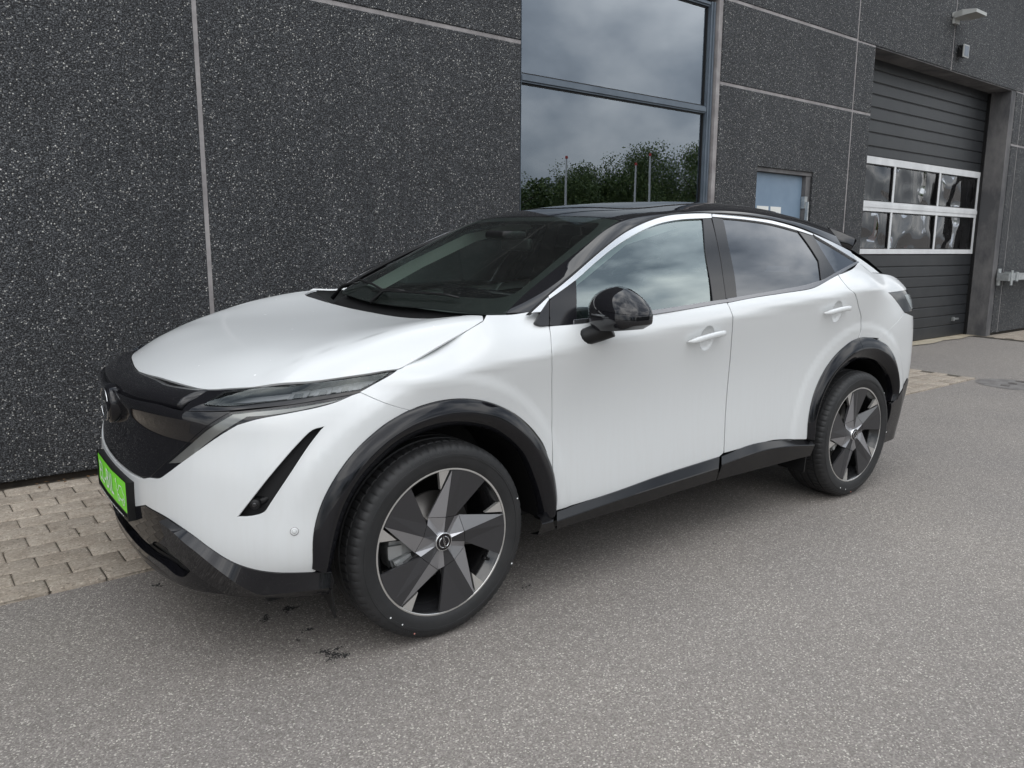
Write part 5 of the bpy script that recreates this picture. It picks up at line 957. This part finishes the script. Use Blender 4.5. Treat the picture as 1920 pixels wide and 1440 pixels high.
# ---- sills
def strip(c0, c1, c2, name, par, pm, cap=True):
    n = 40; a, b, c = polyl(O[c0], n), polyl(O[c1], n), polyl(O[c2], n); top0 = a.copy(); top0[:, 1] -= .03; bot = c.copy(); bot[:, 1] -= .05; bot[:, 2] -= .012
    b2 = b.copy(); b2[:, 2] -= .004; b2[:, 1] += .0015
    V, Fc = loft([top0, a, b*.97+a*.03, b, b2, b2*.97+c*.03, c, bot], out=(0, 1, 0), capends=False); o = both(name, V, Fc, M['sillm'], par, True, None, pm)
    for q in o: sharp(q, 30)
    return o
strip('sf0', 'sf1', 'sf2', 'side_skirt', fd, fd2); strip('sr0', 'sr1', 'sr2', 'side_skirt', rd, rd2); strip('sb0', 'sb1', 'sb2', 'side_skirt', car, car)
mb = MB(); mb.V = [loc(v) for v in ((.58, .78, .285), (2.24, .78, .305), (2.24, .70, .305), (.58, .70, .285), (.50, .88, .32), (2.28, .88, .36), (2.28, .80, .36), (.50, .80, .32))]; mb.F = [(0, 1, 2, 3), (4, 7, 6, 5), (0, 4, 5, 1), (1, 5, 6, 2), (3, 2, 6, 7), (0, 3, 7, 4)]
both('inner_sill', mb.V, mb.F, M['dark'], car)
# floor pan, mud flaps
mb = MB(); mb.box(-.55-OX, 3.55-OX, -.50, .50, .20, .40); mb.box(.58-OX, 2.2-OX, -.74, .74, .28, .45); mb.box(-.70-OX, -.52-OX, -.50, .50, .285, .6); mb.box(3.3-OX, 3.66-OX, -.6, .6, .30, .9); mb.obj('floor_pan', M['dark'], car)
mb = MB(); mb.V = [loc(v) for v in ((2.285, .90, .225), (2.285, .74, .225), (2.30, .70, .40), (2.30, .90, .40), (2.293, .90, .225), (2.293, .74, .225), (2.308, .70, .40), (2.308, .90, .40))]; mb.F = [(0, 1, 2, 3), (7, 6, 5, 4), (0, 3, 7, 4), (0, 4, 5, 1), (1, 5, 6, 2)]
both('mud_flap', mb.V, mb.F, M['plastic'], car)
# rear lower bumper, tail lamp, tailgate
panel('rear_lower_bumper', 'reartrim', M['sillm'], mirror=False, sym=True, off=.004, thick=.02)
panel('tail_lamp', 'taillamp', M['blackclean'], off=.001, thick=.015)
tl = sheet('body', [(4.835, 1.138, 1), (5.0, 1.135, 0), (5.15, 1.125, 1), (5.15, 1.055, 1), (4.955, 1.045, 1), (4.87, 1.108, 0)], off=.0022, thick=.003); both('tail_lamp_lens', tl[0], tl[1], M['tailin'], car, True, tl[2])
tgo = [(5.078, 1.215, 0), (5.205, 1.222, 1), (UMAX, 1.235, 1), (UMAX, .985, 1), (5.203, .995, 1), (5.203, 1.16, 1)]
panel('tailgate', None, M['white'], surf='body', outline=tgo, mirror=False, sym=True)

# ---- glass house
wind_b = [tuple(p) for p in O['wscorner'][1]]
ws = [(.235, 0, 1), (.245, .2, 0), (.28, .42, 0), (.335, .60, 0), (.405, .712, 1)]+[tuple(p[:2])+(0,) for p in O['wsedge'][1][1:-1]]+[(1.160, .571, 1), (1.138, .42, 0), (1.118, .2, 0), (1.112, 0, 1)]
V, Fc, Nn = sheet('upper', symoutline(ws), off=.0, thick=.0, res=.05); a = np.cross(V[Fc[0][1]]-V[Fc[0][0]], V[Fc[0][2]]-V[Fc[0][0]]); Fc = [tuple(reversed(f)) for f in Fc] if a @ Nn[Fc[0][0]] < 0 else Fc
wso = obj('windscreen', V, Fc, M['wsglass'], car, True, Nn)
fr_h = [(.335, 0, 1), (.345, .2, 0), (.385, .42, 0), (.45, .585, 0), (.51, .625, 0), (.60, .615, 0), (.92, .553, 0), (1.03, .53, 0), (1.085, .50, 0), (1.075, .42, 0), (1.062, .2, 0), (1.058, 0, 1)]
ol1 = symoutline(ws); ol2 = symoutline(fr_h)
O['_fr'] = ('upper', ol2)
panel('windscreen_border', None, M['plastic'], parent=wso, surf='upper', outline=ol1, holes=['_fr'], off=-.005, thick=0, mirror=False, res=.05)
# cowl and wipers
cw = [(.17, 0, 1), (.16, .2, 0), (.14, .45, 0), (.13, .62, 0), (.18, .72, 0), (.28, .755, 0), (.42, .765, 1), (.42, .70, 0), (.36, .58, 0), (.30, .4, 0), (.27, 0, 1)]
panel('cowl', None, M['plastic'], surf='upper', outline=symoutline(cw), off=-.028, thick=0, mirror=False, res=.05)
def wiper(name, pts, blade):
    mb = MB(); mb.tube([loc(p) for p in pts], [.011, .009, .007, .005][:len(pts)], 8); w = mb.obj(name, M['plastic'], car, smooth=True)
    mb = MB(); mb.tube([loc(p) for p in blade], [.004, .0055, .0055, .0055, .004][:len(blade)], 6); mb.obj('wiper_blade', M['plastic'], w, smooth=True)
up = lambda X, L, d: tuple(surf_eval('upper', np.array([[X, L]]), d)[0][0])
wiper('wiper', [up(.24, -.10, -.005), up(.29, -.04, .03), up(.31, .04, .025), up(.315, .10, .02)], [up(.29, -.16, .018), up(.30, 0, .022), up(.318, .20, .022), up(.345, .38, .020), up(.36, .46, .014)])
wiper('wiper', [up(.29, -.62, -.005), up(.34, -.56, .03), up(.36, -.50, .025), up(.36, -.45, .02)], [up(.37, -.66, .018), up(.40, -.5, .022), up(.34, -.25, .022), up(.30, -.05, .016)])
wj = up(.205, .42, -.006); mb = MB(); mb.box(wj[0]-OX-.012, wj[0]-OX+.014, -wj[1]-.014, -wj[1]+.014, wj[2]-.01, wj[2]+.008); mb.obj('washer_jet', M['plastic'], car)
# roof, rails, spoiler
redge = [(1.160, .571), (1.28, .562), (1.45, .553), (1.75, .547), (2.1, .543), (2.5, .535), (2.75, .528), (2.90, .520)]
roof = [(1.116, 0, 1), (1.122, .2, 0), (1.142, .42, 0), (1.163, .570, 1)]+[(x, l-.001, 0) for x, l in redge[1:-1]]+[(2.90, .519, 1), (2.92, .3, 0), (2.925, 0, 1)]
panel('roof', None, M['black'], surf='upper', outline=symoutline(roof), mirror=False, res=.05)
sg = [(1.30, 0, 1), (1.31, .2, 0), (1.345, .40, 0), (1.40, .455, 0), (1.6, .462, 0), (2.2, .46, 0), (2.5, .45, 0), (2.56, .40, 0), (2.58, 0, 1)]
panel('sunroof', None, M['blackclean'], surf='upper', outline=symoutline(sg), off=.003, thick=.006, mirror=False, res=.06)
rl = [p for p in O['rail'][1]]
i0 = [i for i, p in enumerate(rl) if p[2]][1]     # joint, low corner
low = rl[:i0+1]
rail = low+[(2.90, .521, 1)]+[(x, l+.001, 0) for x, l in reversed(redge[1:-1])]+[(1.162, .573, 0)]+[(p[0], p[1]+.0005, 0) for p in reversed(O['wsedge'][1][1:-1])]+[(.405, .714, 1)]
bulge = lambda ab: np.zeros(len(ab))+.002
panel('roof_rail', None, M['black'], surf='upper', outline=rail, offf=bulge, res=.03, step=.012)
panel('rail_seal', 'sealrail', M['plastic'], off=-.004, thick=.02)
# spoiler wing
ll = np.linspace(0, 1, 12)
Ftop = np.stack([2.932-.027*ll**2, .548*ll, 1.566-.043*ll**2.2], 1); Rtop = np.stack([3.265-.145*ll**2.5, .595*ll, 1.494-.030*ll**2], 1)
Mtop = (Ftop+Rtop)/2+[0, 0, .008]; Rbot = Rtop+np.array([.006, 0, -.012]); Under = Rtop*1.; Under[:, 0] -= .12; Under[:, 2] -= .055; Fund = Ftop+[.06, 0, -.09]
V, Fc = loft([Ftop+[0, 0, -.02], Ftop, Mtop, Rtop, Rbot, Under, Fund], out=(0, 0, 1)); so_ = both('spoiler', V, Fc, M['black'], car, True)
for q in so_: sharp(q, 40)
fA, fB, fC, fD, fE = (np.array(v) for v in ((2.905, .550, 1.523), (2.985, .602, 1.414), (3.068, .603, 1.390), (3.134, .600, 1.454), (3.120, .596, 1.464)))
fm = (fA+fB)/2+[-.0, .004, .002]; fn_ = (fC+fE)/2+[0, .004, .0]; inw = np.array([0, -.025, 0.])
V, Fc = loft([np.array([fA, (fA+fE)/2+[0, 0, .004], fE]), np.array([fm, (fm+fn_)/2+[0, .006, 0], fn_]), np.array([fB, (fB+fC)/2, fC]), np.array([fB, (fB+fC)/2, fC])+inw], out=(0, 1, 0)); both('spoiler_fin', V, Fc, M['black'], car, True)
V, Fc = loft([np.array([fE, fD, fC]), np.array([fE, fD, fC])+inw], out=(1, 0, 0)); both('spoiler_fin', V, Fc, M['black'], car, False)
# rear window
rw = [np.array([(3.06+.0*l, l, 1.455-.045*(l/.6)**2) for l in np.linspace(-.6, .6, 13)]), np.array([(3.09, l, 1.44-.043*(l/.6)**2) for l in np.linspace(-.6, .6, 13)]), np.array([(3.27, l, 1.37-.033*(l/.6)**2) for l in np.linspace(-.61, .61, 13)]), np.array([(3.447, l, 1.270-.015*(l/.6)**2) for l in np.linspace(-.62, .62, 13)])]
V, Fc = loft(rw, out=(0, 0, 1)); obj('rear_window', V, Fc, M['privacy'], car, True)
# side windows, pillars, trims
for key, name, m, par in (('win_f', 'window', 'sideglass', (fd, fd2)), ('win_r', 'window', 'privacy', (rd, rd2)), ('win_q', 'quarter_window', 'privacy', (car, car))):
    panel(name, key, M[m], parent=par[0], pmir=par[1], off=-.004, thick=0, gap=-.004)
for key, name, m, par, off in (('pillar_f', 'door_pillar', 'satin', (fd, fd2), .002), ('pillar_r', 'door_pillar', 'satin', (rd, rd2), .002), ('pillar_q', 'door_pillar', 'satin', (rd, rd2), .002),
        ('trim_f', 'window_trim', 'brighttrim', (fd, fd2), .006), ('trim_b', 'window_trim', 'brighttrim', (car, car), .006), ('trim_r', 'window_trim', 'brighttrim', (rd, rd2), .006), ('trim_q', 'window_trim', 'brighttrim', (car, car), .006),
        ('belt_f', 'belt_trim', 'belt', (fd, fd2), .006), ('belt_r', 'belt_trim', 'belt', (rd, rd2), .006), ('belt_q', 'belt_trim', 'belt', (car, car), .006), ('sail', 'mirror_sail', 'satin', (fd, fd2), .003), ('sail_b', 'mirror_sail', 'satin', (car, car), .004)):
    panel(name, key, M[m], parent=par[0], pmir=par[1], off=off, thick=.014, res=.03, step=.008, gap=.0006)
# ---- door handles with dished recess
for key, par, pm, ctr in (('hf', fd, fd2, (1.393, 1.010)), ('hr', rd, rd2, (2.455, 1.083))):
    P = polyl(O[key], 20); b0 = body_at(P[:, 0], P[:, 2])[:, 1]; t = np.linspace(0, 1, 20); wid = .0105*np.minimum(1, np.minimum(t/.16, (1-t)/.04))**.5+.0025; dpt = .009*np.minimum(1, np.minimum(t/.12, (1-t)/.05))**.5+.003
    rows = []
    for k in range(12):
        a = 2*math.pi*k/12; sa, ca_ = math.sin(a), math.cos(a); rows.append(np.stack([P[:, 0], P[:, 1]-.008+dpt*math.copysign(abs(sa)**.7, sa)-(1-np.minimum(1, np.minimum(t/.06, (1-t)/.03)))*.014, P[:, 2]+wid*math.copysign(abs(ca_)**.7, ca_)], 1))
    rows.append(rows[0]); V, Fc = loft(rows, out=(0, 0, 1)); both('door_handle', V, Fc, M['white'], par, True, None, pm)
    V = []; rr_ = 9; nn_ = 30; cxz = ctr
    for i in range(rr_+1):
        for k in range(nn_):
            a = 2*math.pi*k/nn_; r = i/rr_; V.append((cxz[0]+.050*r*math.cos(a), cxz[1]+.057*r*math.sin(a), r))
    V = np.array(V); bb = body_at(V[:, 0], V[:, 1]); L = bb[:, 1]-.018*np.sqrt(np.clip(1-V[:, 2]**2, 0, 1))  # rim proud, bowl painted slightly darker by its own shading
    Vp = [loc((V[i, 0], L[i], V[i, 1])) for i in range(len(V))]
    dep = .010*(1-V[:, 2]**2)
    Nn_ = []
    for i in range(len(V)):
        r = V[i, 2]; a = math.atan2((V[i, 1]-cxz[1])/.05, (V[i, 0]-cxz[0])/.042) if r > 0 else 0; s_ = .62*math.sin(math.pi*min(r, 1))*(1 if r < .97 else 0)
        n_ = Vector((-math.cos(a)*s_, -1, -math.sin(a)*s_)).normalized(); Nn_.append(tuple(n_))
    Fc = [(i*nn_+k, i*nn_+(k+1) % nn_, (i+1)*nn_+(k+1) % nn_, (i+1)*nn_+k) for i in range(rr_) for k in range(nn_)]
    a_ = Vector(Vp[Fc[40][1]])-Vector(Vp[Fc[40][0]]); b_ = Vector(Vp[Fc[40][2]])-Vector(Vp[Fc[40][0]])
    if a_.cross(b_).y > 0: Fc = [tuple(reversed(f)) for f in Fc]
    both('handle_recess', Vp, Fc, M['white'], par, True, None, pm)
# ---- door mirror
def mirror_parts(side):
    mr_ = empty('door_mirror', loc((.690, .930*side, 1.145)), car); s = -side
    def shell(name, m, z0, z1, f, par=mr_, n=28, k=12):
        V = []; Fc = []
        for i in range(k+1):
            z = z0+(z1-z0)*i/k; cx, cy, ax, ay = f(z)
            for j in range(n):
                a = 2*math.pi*j/n; ca, sa = math.cos(a), math.sin(a); e = .72
                x = cx+ax*math.copysign(abs(ca)**e, ca); y = cy+ay*math.copysign(abs(sa)**e, sa)
                if ca > 0: x = cx+ax*.42*math.copysign(abs(ca)**.35, ca)    # flat mirror side at the back
                V.append((x, s*y, z))
        for i in range(k):
            for j in range(n): j2 = (j+1) % n; Fc.append((i*n+j, i*n+j2, (i+1)*n+j2, (i+1)*n+j))
        Fc.append(tuple(range(n))); Fc.append(tuple(k*n+j for j in reversed(range(n))))
        V = [(x, y, z*(1-(.36 if z > 0 else .42)*min(1, max(0, (s*y+.03)/.25))**2)) for x, y, z in V]
        if s > 0: Fc = [tuple(reversed(q)) for q in Fc]
        return sharp(obj(name, V, Fc, m, par, True), 42)
    # local origin (.60,.93,1.15); housing spans L .90..1.13 , z 1.07..1.275
    def f(z):
        t = (z+.075)/.20; w = max(0.02, 1-abs(2*t-.92)**3.2*.55) if t < .46 else max(.02, (1-((t-.46)/.545)**2.3))**.62
        return (.055+.012*t, .083-.014*t, .112*w, (.134 if t > .25 else .134-.20*(.25-t))*w)
    shell('mirror_cap', M['black'], .032, .122, f); shell('mirror_band', M['blackclean'], .004, .0305, f); shell('mirror_base', M['satin'], -.052, .0025, f)
    mb = MB(); mb.tube([(-.035, -s*.060, -.092), (-.02, -s*.035, -.082), (.012, s*.005, -.062), (.035, s*.035, -.040)], [.040, .035, .038, .044], 14); mb.obj('mirror_arm', M['plastic'], mr_, smooth=True)
    mb = MB(); mb.add([(.088, s*(-.02), -.02), (.088, s*.150, -.012), (.088, s*.140, .045), (.088, s*(-.02), .085)], [(0, 1, 2, 3)]); mb.obj('mirror_glass', M['chrome'], mr_)
    mb = MB(); mb.tube([(-.050, s*.02, .012), (-.052, s*.08, .012), (-.02, s*.17, .014), (.03, s*.203, .016)], [.003, .004, .004, .003], 6); mb.obj('indicator', M['tail'], mr_, smooth=True)
mirror_parts(1); mirror_parts(-1)
# ---- interior
it_ = empty('cabin', loc((1.2, 0, .5)), car); io = lambda p: (p[0]-1.2, -p[1], p[2]-.5)
def ibox(name, x0, x1, l0, l1, z0, z1, m, bev=.0, rot=0):
    mb = MB(); mb.box(x0-1.2, x1-1.2, -l1, -l0, z0-.5, z1-.5); o = mb.obj(name, m, it_)
    if bev:
        b = o.modifiers.new('bevel', 'BEVEL'); b.width = bev; b.segments = 3; o.data.polygons.foreach_set('use_smooth', [True]*6)
    if rot: o.data.transform(Matrix.Translation(((x0+x1)/2-1.2, 0, z0-.5)) @ Matrix.Rotation(rot, 4, 'Y') @ Matrix.Translation((-(x0+x1)/2+1.2, 0, -z0+.5)))
    return o
rows = []
for X, Z in ((.36, 1.10), (.50, 1.125), (.72, 1.12), (.80, 1.085), (.82, .98), (.80, .75)):
    ll = np.linspace(-.74, .74, 25); hood_b = .035*np.exp(-((ll-.36)/.17)**2)*(.6 < X < .85); rows.append(np.stack([X+0*ll+.03*np.cos(ll*2), ll, Z+hood_b-.02*(np.abs(ll) > .6)], 1))
V, Fc = loft(rows, out=(0, 0, 1)); V = [(v[0]+OX-1.2, v[1], v[2]-.5) for v in V]; obj('dashboard', V, Fc, M['dash'], it_, True)
for sd_ in (-1, 1):
    c = .37*sd_
    ibox('seat_cushion', 1.20, 1.68, c-.25, c+.25, .58, .74, M['seat'], .05); ibox('seat_backrest', 1.62, 1.76, c-.25, c+.25, .66, 1.26, M['seat'], .06, math.radians(14)); ibox('headrest', 1.76, 1.86, c-.13, c+.13, 1.28, 1.46, M['seat'], .045, math.radians(8))
    ibox('door_card', .7, 2.6, (.80 if sd_ > 0 else -.82), (.82 if sd_ > 0 else -.80), .5, 1.10, M['interior'])
    P = [(.50, .70*sd_, 1.17), (.80, .67*sd_, 1.32), (1.12, .60*sd_, 1.47), (1.5, .56*sd_, 1.55)]; V = []
    for p in P: V += [io((p[0]-.03, p[1]*.97, p[2]-.02)), io((p[0]+.055, p[1]*.985, p[2]-.055))]
    obj('pillar_trim', V, [(2*i, 2*i+1, 2*i+3, 2*i+2) for i in range(3)], M['trimlight'], it_, True)
    V = [io(p) for p in ((1.72, .80*sd_, 1.12), (1.90, .80*sd_, 1.12), (1.80, .60*sd_, 1.55), (1.72, .60*sd_, 1.55))]; obj('pillar_trim', V, [(0, 1, 2, 3)], M['interior'], it_)
ibox('rear_seat', 2.35, 2.75, -.65, .65, .55, .75, M['seat'], .05); ibox('rear_backrest', 2.72, 2.88, -.65, .65, .72, 1.25, M['seat'], .05, math.radians(18))
for c in (-.4, 0, .4): ibox('headrest', 2.90, 2.98, c-.11, c+.11, 1.24, 1.38, M['seat'], .035)
ibox('cabin_floor', .5, 3.3, -.78, .78, .42, .45, M['interior']); ibox('parcel_shelf', 2.95, 3.35, -.62, .62, 1.10, 1.12, M['interior'])
V, Fc = ringmesh(.185, .015, 36, 8); Rm = Matrix.Rotation(math.radians(-24), 4, 'Y'); V = [tuple(Rm @ Vector(v)+Vector((.98-1.2, -.37, 1.03-.5))) for v in V]; obj('steering_wheel', V, Fc, M['plastic'], it_, True)
mb = MB(); mb.box(-.03, .02, -.09, .09, -.07, .05); mb.V = [tuple(Rm @ Vector(v)+Vector((.97-1.2, -.37, 1.02-.5))) for v in mb.V]; mb.obj('steering_wheel', M['plastic'], it_)
ibox('display', .70, .715, -.20, .55, 1.115, 1.20, M['blackclean'])
ibox('rear_view_mirror', .99, 1.02, -.115, .115, 1.375, 1.435, M['plastic'], .012); ibox('sensor_pod', .87, 1.02, -.09, .07, 1.43, 1.47, M['plastic'], .015)
V, Fc = loft([np.array([(x, l, float(s_upper(x, l)[0, 2])-.035) for l in np.linspace(-.55, .55, 9)]) for x in (1.10, 1.5, 2.0, 2.5, 2.95)], out=(0, 0, -1)); V = [(v[0]+OX-1.2, v[1], v[2]-.5) for v in V]; obj('headliner', V, Fc, M['interior'], it_, True)
# ---- wheels
def lathe(prof, n=96, mod=None):
    V = []; Fc = []; k = len(prof)
    for i in range(n):
        a = 2*math.pi*i/n
        for j, (r, w) in enumerate(prof):
            if mod: r = mod(i, j, r)
            V.append((r*math.cos(a), -w, r*math.sin(a)))
    for i in range(n):
        i2 = (i+1) % n
        for j in range(k-1): Fc.append((i*k+j, i2*k+j, i2*k+j+1, i*k+j+1))
    return V, Fc
G = .0065
tp = [(.262, .106), (.272, .1175), (.280, .1200), (.284, .1225), (.300, .1262), (.316, .1275), (.3165, .1290), (.3250, .1290), (.326, .1270), (.337, .1245), (.347, .120), (.3535, .1135), (.3585, .104), (.3608, .095), (.3622, .084), (.3625, .078), (.3625-G, .0765), (.3625-G, .0705), (.3632, .069), (.3638, .030), (.3638-G, .0285), (.3638-G, .0195), (.364, .018), (.364, -.018), (.364-G, -.0195), (.364-G, -.0285), (.3638, -.030), (.3625, -.069), (.3625-G, -.0705), (.3625-G, -.0765), (.3625, -.078), (.3608, -.095), (.347, -.120), (.316, -.1275), (.28, -.120), (.262, -.106)]
def tmod(i, j, r):
    if 10 <= j <= 14 and i % 5 == 0: return r-.0038*(1 if 10 <= j <= 13 else .45)
    if 18 <= j <= 19 and i % 5 == 2: return r-.005
    return r
tyreV, tyreF = lathe(tp, 360, tmod)
def pol(r, a, w): a = math.radians(a); return (r*math.cos(a), -w, r*math.sin(a))
def make_wheel(cx, side, rot):
    hub = empty('wheel', loc((cx, (LAT-.118)*side, WR)), car)
    if side < 0: hub.rotation_euler = (0, 0, math.pi)
    P = lambda n, V, Fc, m, sm=False: obj(n, V, Fc, m, hub, sm)
    sharp(P('tyre', tyreV, tyreF, M['rubber'], True), 38)
    V, Fc = lathe([(.2735, .1165), (.2735, .1185), (.2680, .1190), (.2665, .1175)], 96); sharp(P('rim_lip', V, Fc, M['machined'], True), 30)
    V, Fc = lathe([(.2665, .1175), (.2610, .110), (.2570, .100), (.246, .090), (.236, .060), (.232, -.02), (.240, -.09), (.262, -.106)], 72); sharp(P('rim', V, Fc, M['rimdark'], True), 40)
    # spokes behind the cover
    for k in range(5):
        mb = MB(); a = 66.5+72*k+rot; w0, w1 = .060, .092
        mb.add([pol(.06, a-24, w1), pol(.06, a+24, w1), pol(.262, a+9, .103), pol(.262, a-9, .103), pol(.06, a-24, w0), pol(.06, a+24, w0), pol(.250, a+8, .050), pol(.250, a-8, .050)], [(0, 3, 2, 1), (4, 5, 6, 7), (0, 4, 7, 3), (1, 2, 6, 5), (2, 3, 7, 6)]); mb.obj('spoke', M['rimdark'], hub)
    for k in range(5):
        a0 = 83+72*k+rot; oL, oL2, oR = a0, a0, a0-34
        top = [pol(.2655, oL, .1195), pol(.2665, oL-8.5, .1202), pol(.267, oL-17, .1204), pol(.2665, oL-25.5, .1202), pol(.2655, oR, .1195), pol(.101, a0-24.5, .105), pol(.0925, a0+1.5, .1125)]
        n = len(top); bot = [(v[0], v[1]+.010, v[2]) for v in top]
        o = P('wheel_cover_blade', top+bot, [tuple(range(n))]+[(i, i+n, (i+1) % n+n, (i+1) % n) for i in range(n)], M['blade'])
        # bevelled flank off the fold line: blade metal, caught light put into its colour
        fl_ = [pol(.2655, oL+.25, .1190), pol(.0925, a0+1.8, .1120), pol(.112, a0+36, .095), pol(.162, a0+11.5, .096)]
        P('wheel_cover_flank', fl_+[(v[0], v[1]+.008, v[2]) for v in fl_], [(0, 1, 2), (0, 2, 3), (0, 3, 7, 4), (3, 2, 6, 7), (1, 5, 6, 2)], M['bladelit'])
        # thin bright edge along the blade's leading side
        e0, e1, e2 = pol(.2655, oL+.6, .1200), pol(.163, a0+11.9, .0975), pol(.1125, a0+36, .0965)
        # machined triangle on the rim
        tr = [pol(.2675, a0+2.2, .1165), pol(.2675, a0+7, .1170), pol(.2665, a0+12, .1165), pol(.197, a0+10.3, .110)]
        P('machined_face', tr+[(v[0], v[1]+.014, v[2]) for v in tr], [(0, 1, 2, 3), (0, 3, 7, 4), (3, 2, 6, 7), (1, 5, 6, 2)], M['machined'])
        # hub facets
        h = [pol(.0905, a0+1.5, .1123), pol(.099, a0-24, .1047), pol(.0335, a0-24, .104), pol(.0335, a0+1.5, .110)]; P('hub_facet', h, [(0, 1, 2, 3)], M['blade'])
        h = [pol(.0905, a0+1.9, .1120), pol(.110, a0+36, .0948), pol(.098, a0+47.6, .1047), pol(.0335, a0+47.6, .104), pol(.0335, a0+20, .100), pol(.0335, a0+1.9, .110)]; P('hub_facet', h, [(0, 5, 4, 1), (1, 4, 3, 2)], M['bladelit'])  # second facet uses the blade metal with reflected light painted in
    V, Fc = lathe([(.0345, .098), (.0345, .113), (.0325, .1145), (.031, .1140)], 40); P('cap_ring', V, Fc, M['chrome'], True)
    V, Fc = lathe([(.031, .1138), (.02, .1150), (.0001, .1153)], 40); P('centre_cap', V, Fc, M['blackclean'], True)
    mb = MB()
    for arc in ((18, 162), (198, 342)):
        V, Fc = ringmesh(.0205, .0016, 20, 6, arc); mb.add([(v[1], v[0]-.1162, v[2]) for v in V], Fc)
    Vt, Ft = text_mesh('NISSAN', .0115); mb.add([(v[0]*1.15, -.1168, v[1]) for v in Vt], Ft)
    ca = math.radians(rot-78 if abs(rot) < 1 else rot+20); mb.V = [(v[0]*math.cos(ca)-v[2]*math.sin(ca), v[1], v[0]*math.sin(ca)+v[2]*math.cos(ca)) for v in mb.V]
    mb.obj('cap_emblem', M['chrome'], hub)
    V, Fc = lathe([(.165, .012), (.165, .024), (.08, .026), (.075, .05), (.05, .055)], 60); P('brake_disc', V, Fc, M['disc'], True)
    mb = MB(); 
    for (r0, r1, b0, b1, w0, w1) in ((.10, .195, 172, 206, -.02, .060), (.15, .205, 176, 190, .0605, .074), (.12, .19, 193, 204, .0605, .078)):
        A = [b0+(b1-b0)*q/4 for q in range(5)]; n0 = len(mb.V); V = [pol(r, a, w) for w in (w0, w1) for r in (r0, r1) for a in A]; mb.add(V, [tuple([10+q, 11+q, 16+q, 15+q]) for q in range(4)]+[(5+q, 6+q, 16+q, 15+q) for q in range(4)]+[(q, q+1, 11+q, 10+q) for q in range(4)]+[(0, 5, 15, 10), (4, 9, 19, 14)])
    mb.tube([pol(.175, 199, .05), pol(.175, 199, .088)], .014, 10); mb.obj('brake_caliper', M['caliper'], hub)
    mb = MB(); mb.tube([pol(.236, -31, .078), pol(.226, -31, .092), pol(.222, -31, .104)], [.009, .006, .005], 10); mb.obj('valve', M['plastic'], hub, smooth=True)
    # sidewall lettering and the coloured factory dots
    tb = MB()
    for (txt, r, a_mid, size, st) in (('SP SPORT MAXX 050', .335, 98, .0145, 1.25), ('255/45R20 105V', .3205, 80, .0085, 1.1), ('255/45R20', .333, -118, .0125, 1.2), ('DUNLOP', .334, -52, .0155, 1.3), ('TUBELESS', .3205, 150, .007, 1.1), ('RADIAL', .3205, 200, .007, 1.1)):
        wd = {}; tot = 0; ws_ = []
        for ch in txt: w_ = .55 if ch in 'I1/ ' else .85 if ch in 'MWO' else .68; ws_.append(w_*size*st); 
        tot = sum(ws_); pos = -tot/2
        for ch, w_ in zip(txt, ws_):
            if ch != ' ':
                if ch+str(size) not in CH: CH[ch+str(size)] = text_mesh(ch, size)
                Vc, Fc_ = CH[ch+str(size)]; th = math.radians(a_mid+rot*0)-(pos+w_/2)/r
                pr = [(r+v[1], th-v[0]*st/r*1.0) for v in Vc]; tb.add([((q)*math.cos(t_), -np.interp(q, [.312, .316, .3165, .325, .326, .337, .347], [.1282, .1288, .1296, .1296, .1283, .1258, .1214])-.0006, q*math.sin(t_)) for q, t_ in pr], Fc_)
            pos += w_
    tag(tb.obj('tyre_lettering', M['letter'], hub), kind='stuff')
    for (r, a, s_, m) in ((.338, 18, .0030, 'platewhite'), (.337, -27, .0038, 'platewhite'), (.336, -113, .0036, 'dot'), (.316, -125, .003, 'platewhite'), (.316, -136, .0034, 'platewhite')):
        a += rot; w = .1262 if r > .33 else .129; c_ = Vector(pol(r, a, w)); mb = MB(); mb.add([(c_.x+s_*math.cos(q), c_.y-.0006, c_.z+s_*math.sin(q)) for q in np.linspace(0, 6.283, 10, endpoint=False)], [tuple(range(10))]); (mb.obj('paint_dot', M[m], hub) if side > 0 else None)
    return hub
CH = {}; M['dot'] = mat('dot_red', (.5, .22, .18), .6)
for cx, side, rot in ((0, 1, 0), (2.775, 1, 22), (0, -1, 10), (2.775, -1, 40)): make_wheel(cx, side, rot)
# rear wheel well lamp reflections need nothing more: set origin sanity
for o in bpy.data.objects:
    if o.type == 'MESH' and o.parent is None and 'kind' not in o and 'label' not in o: print('unlabelled', o.name)
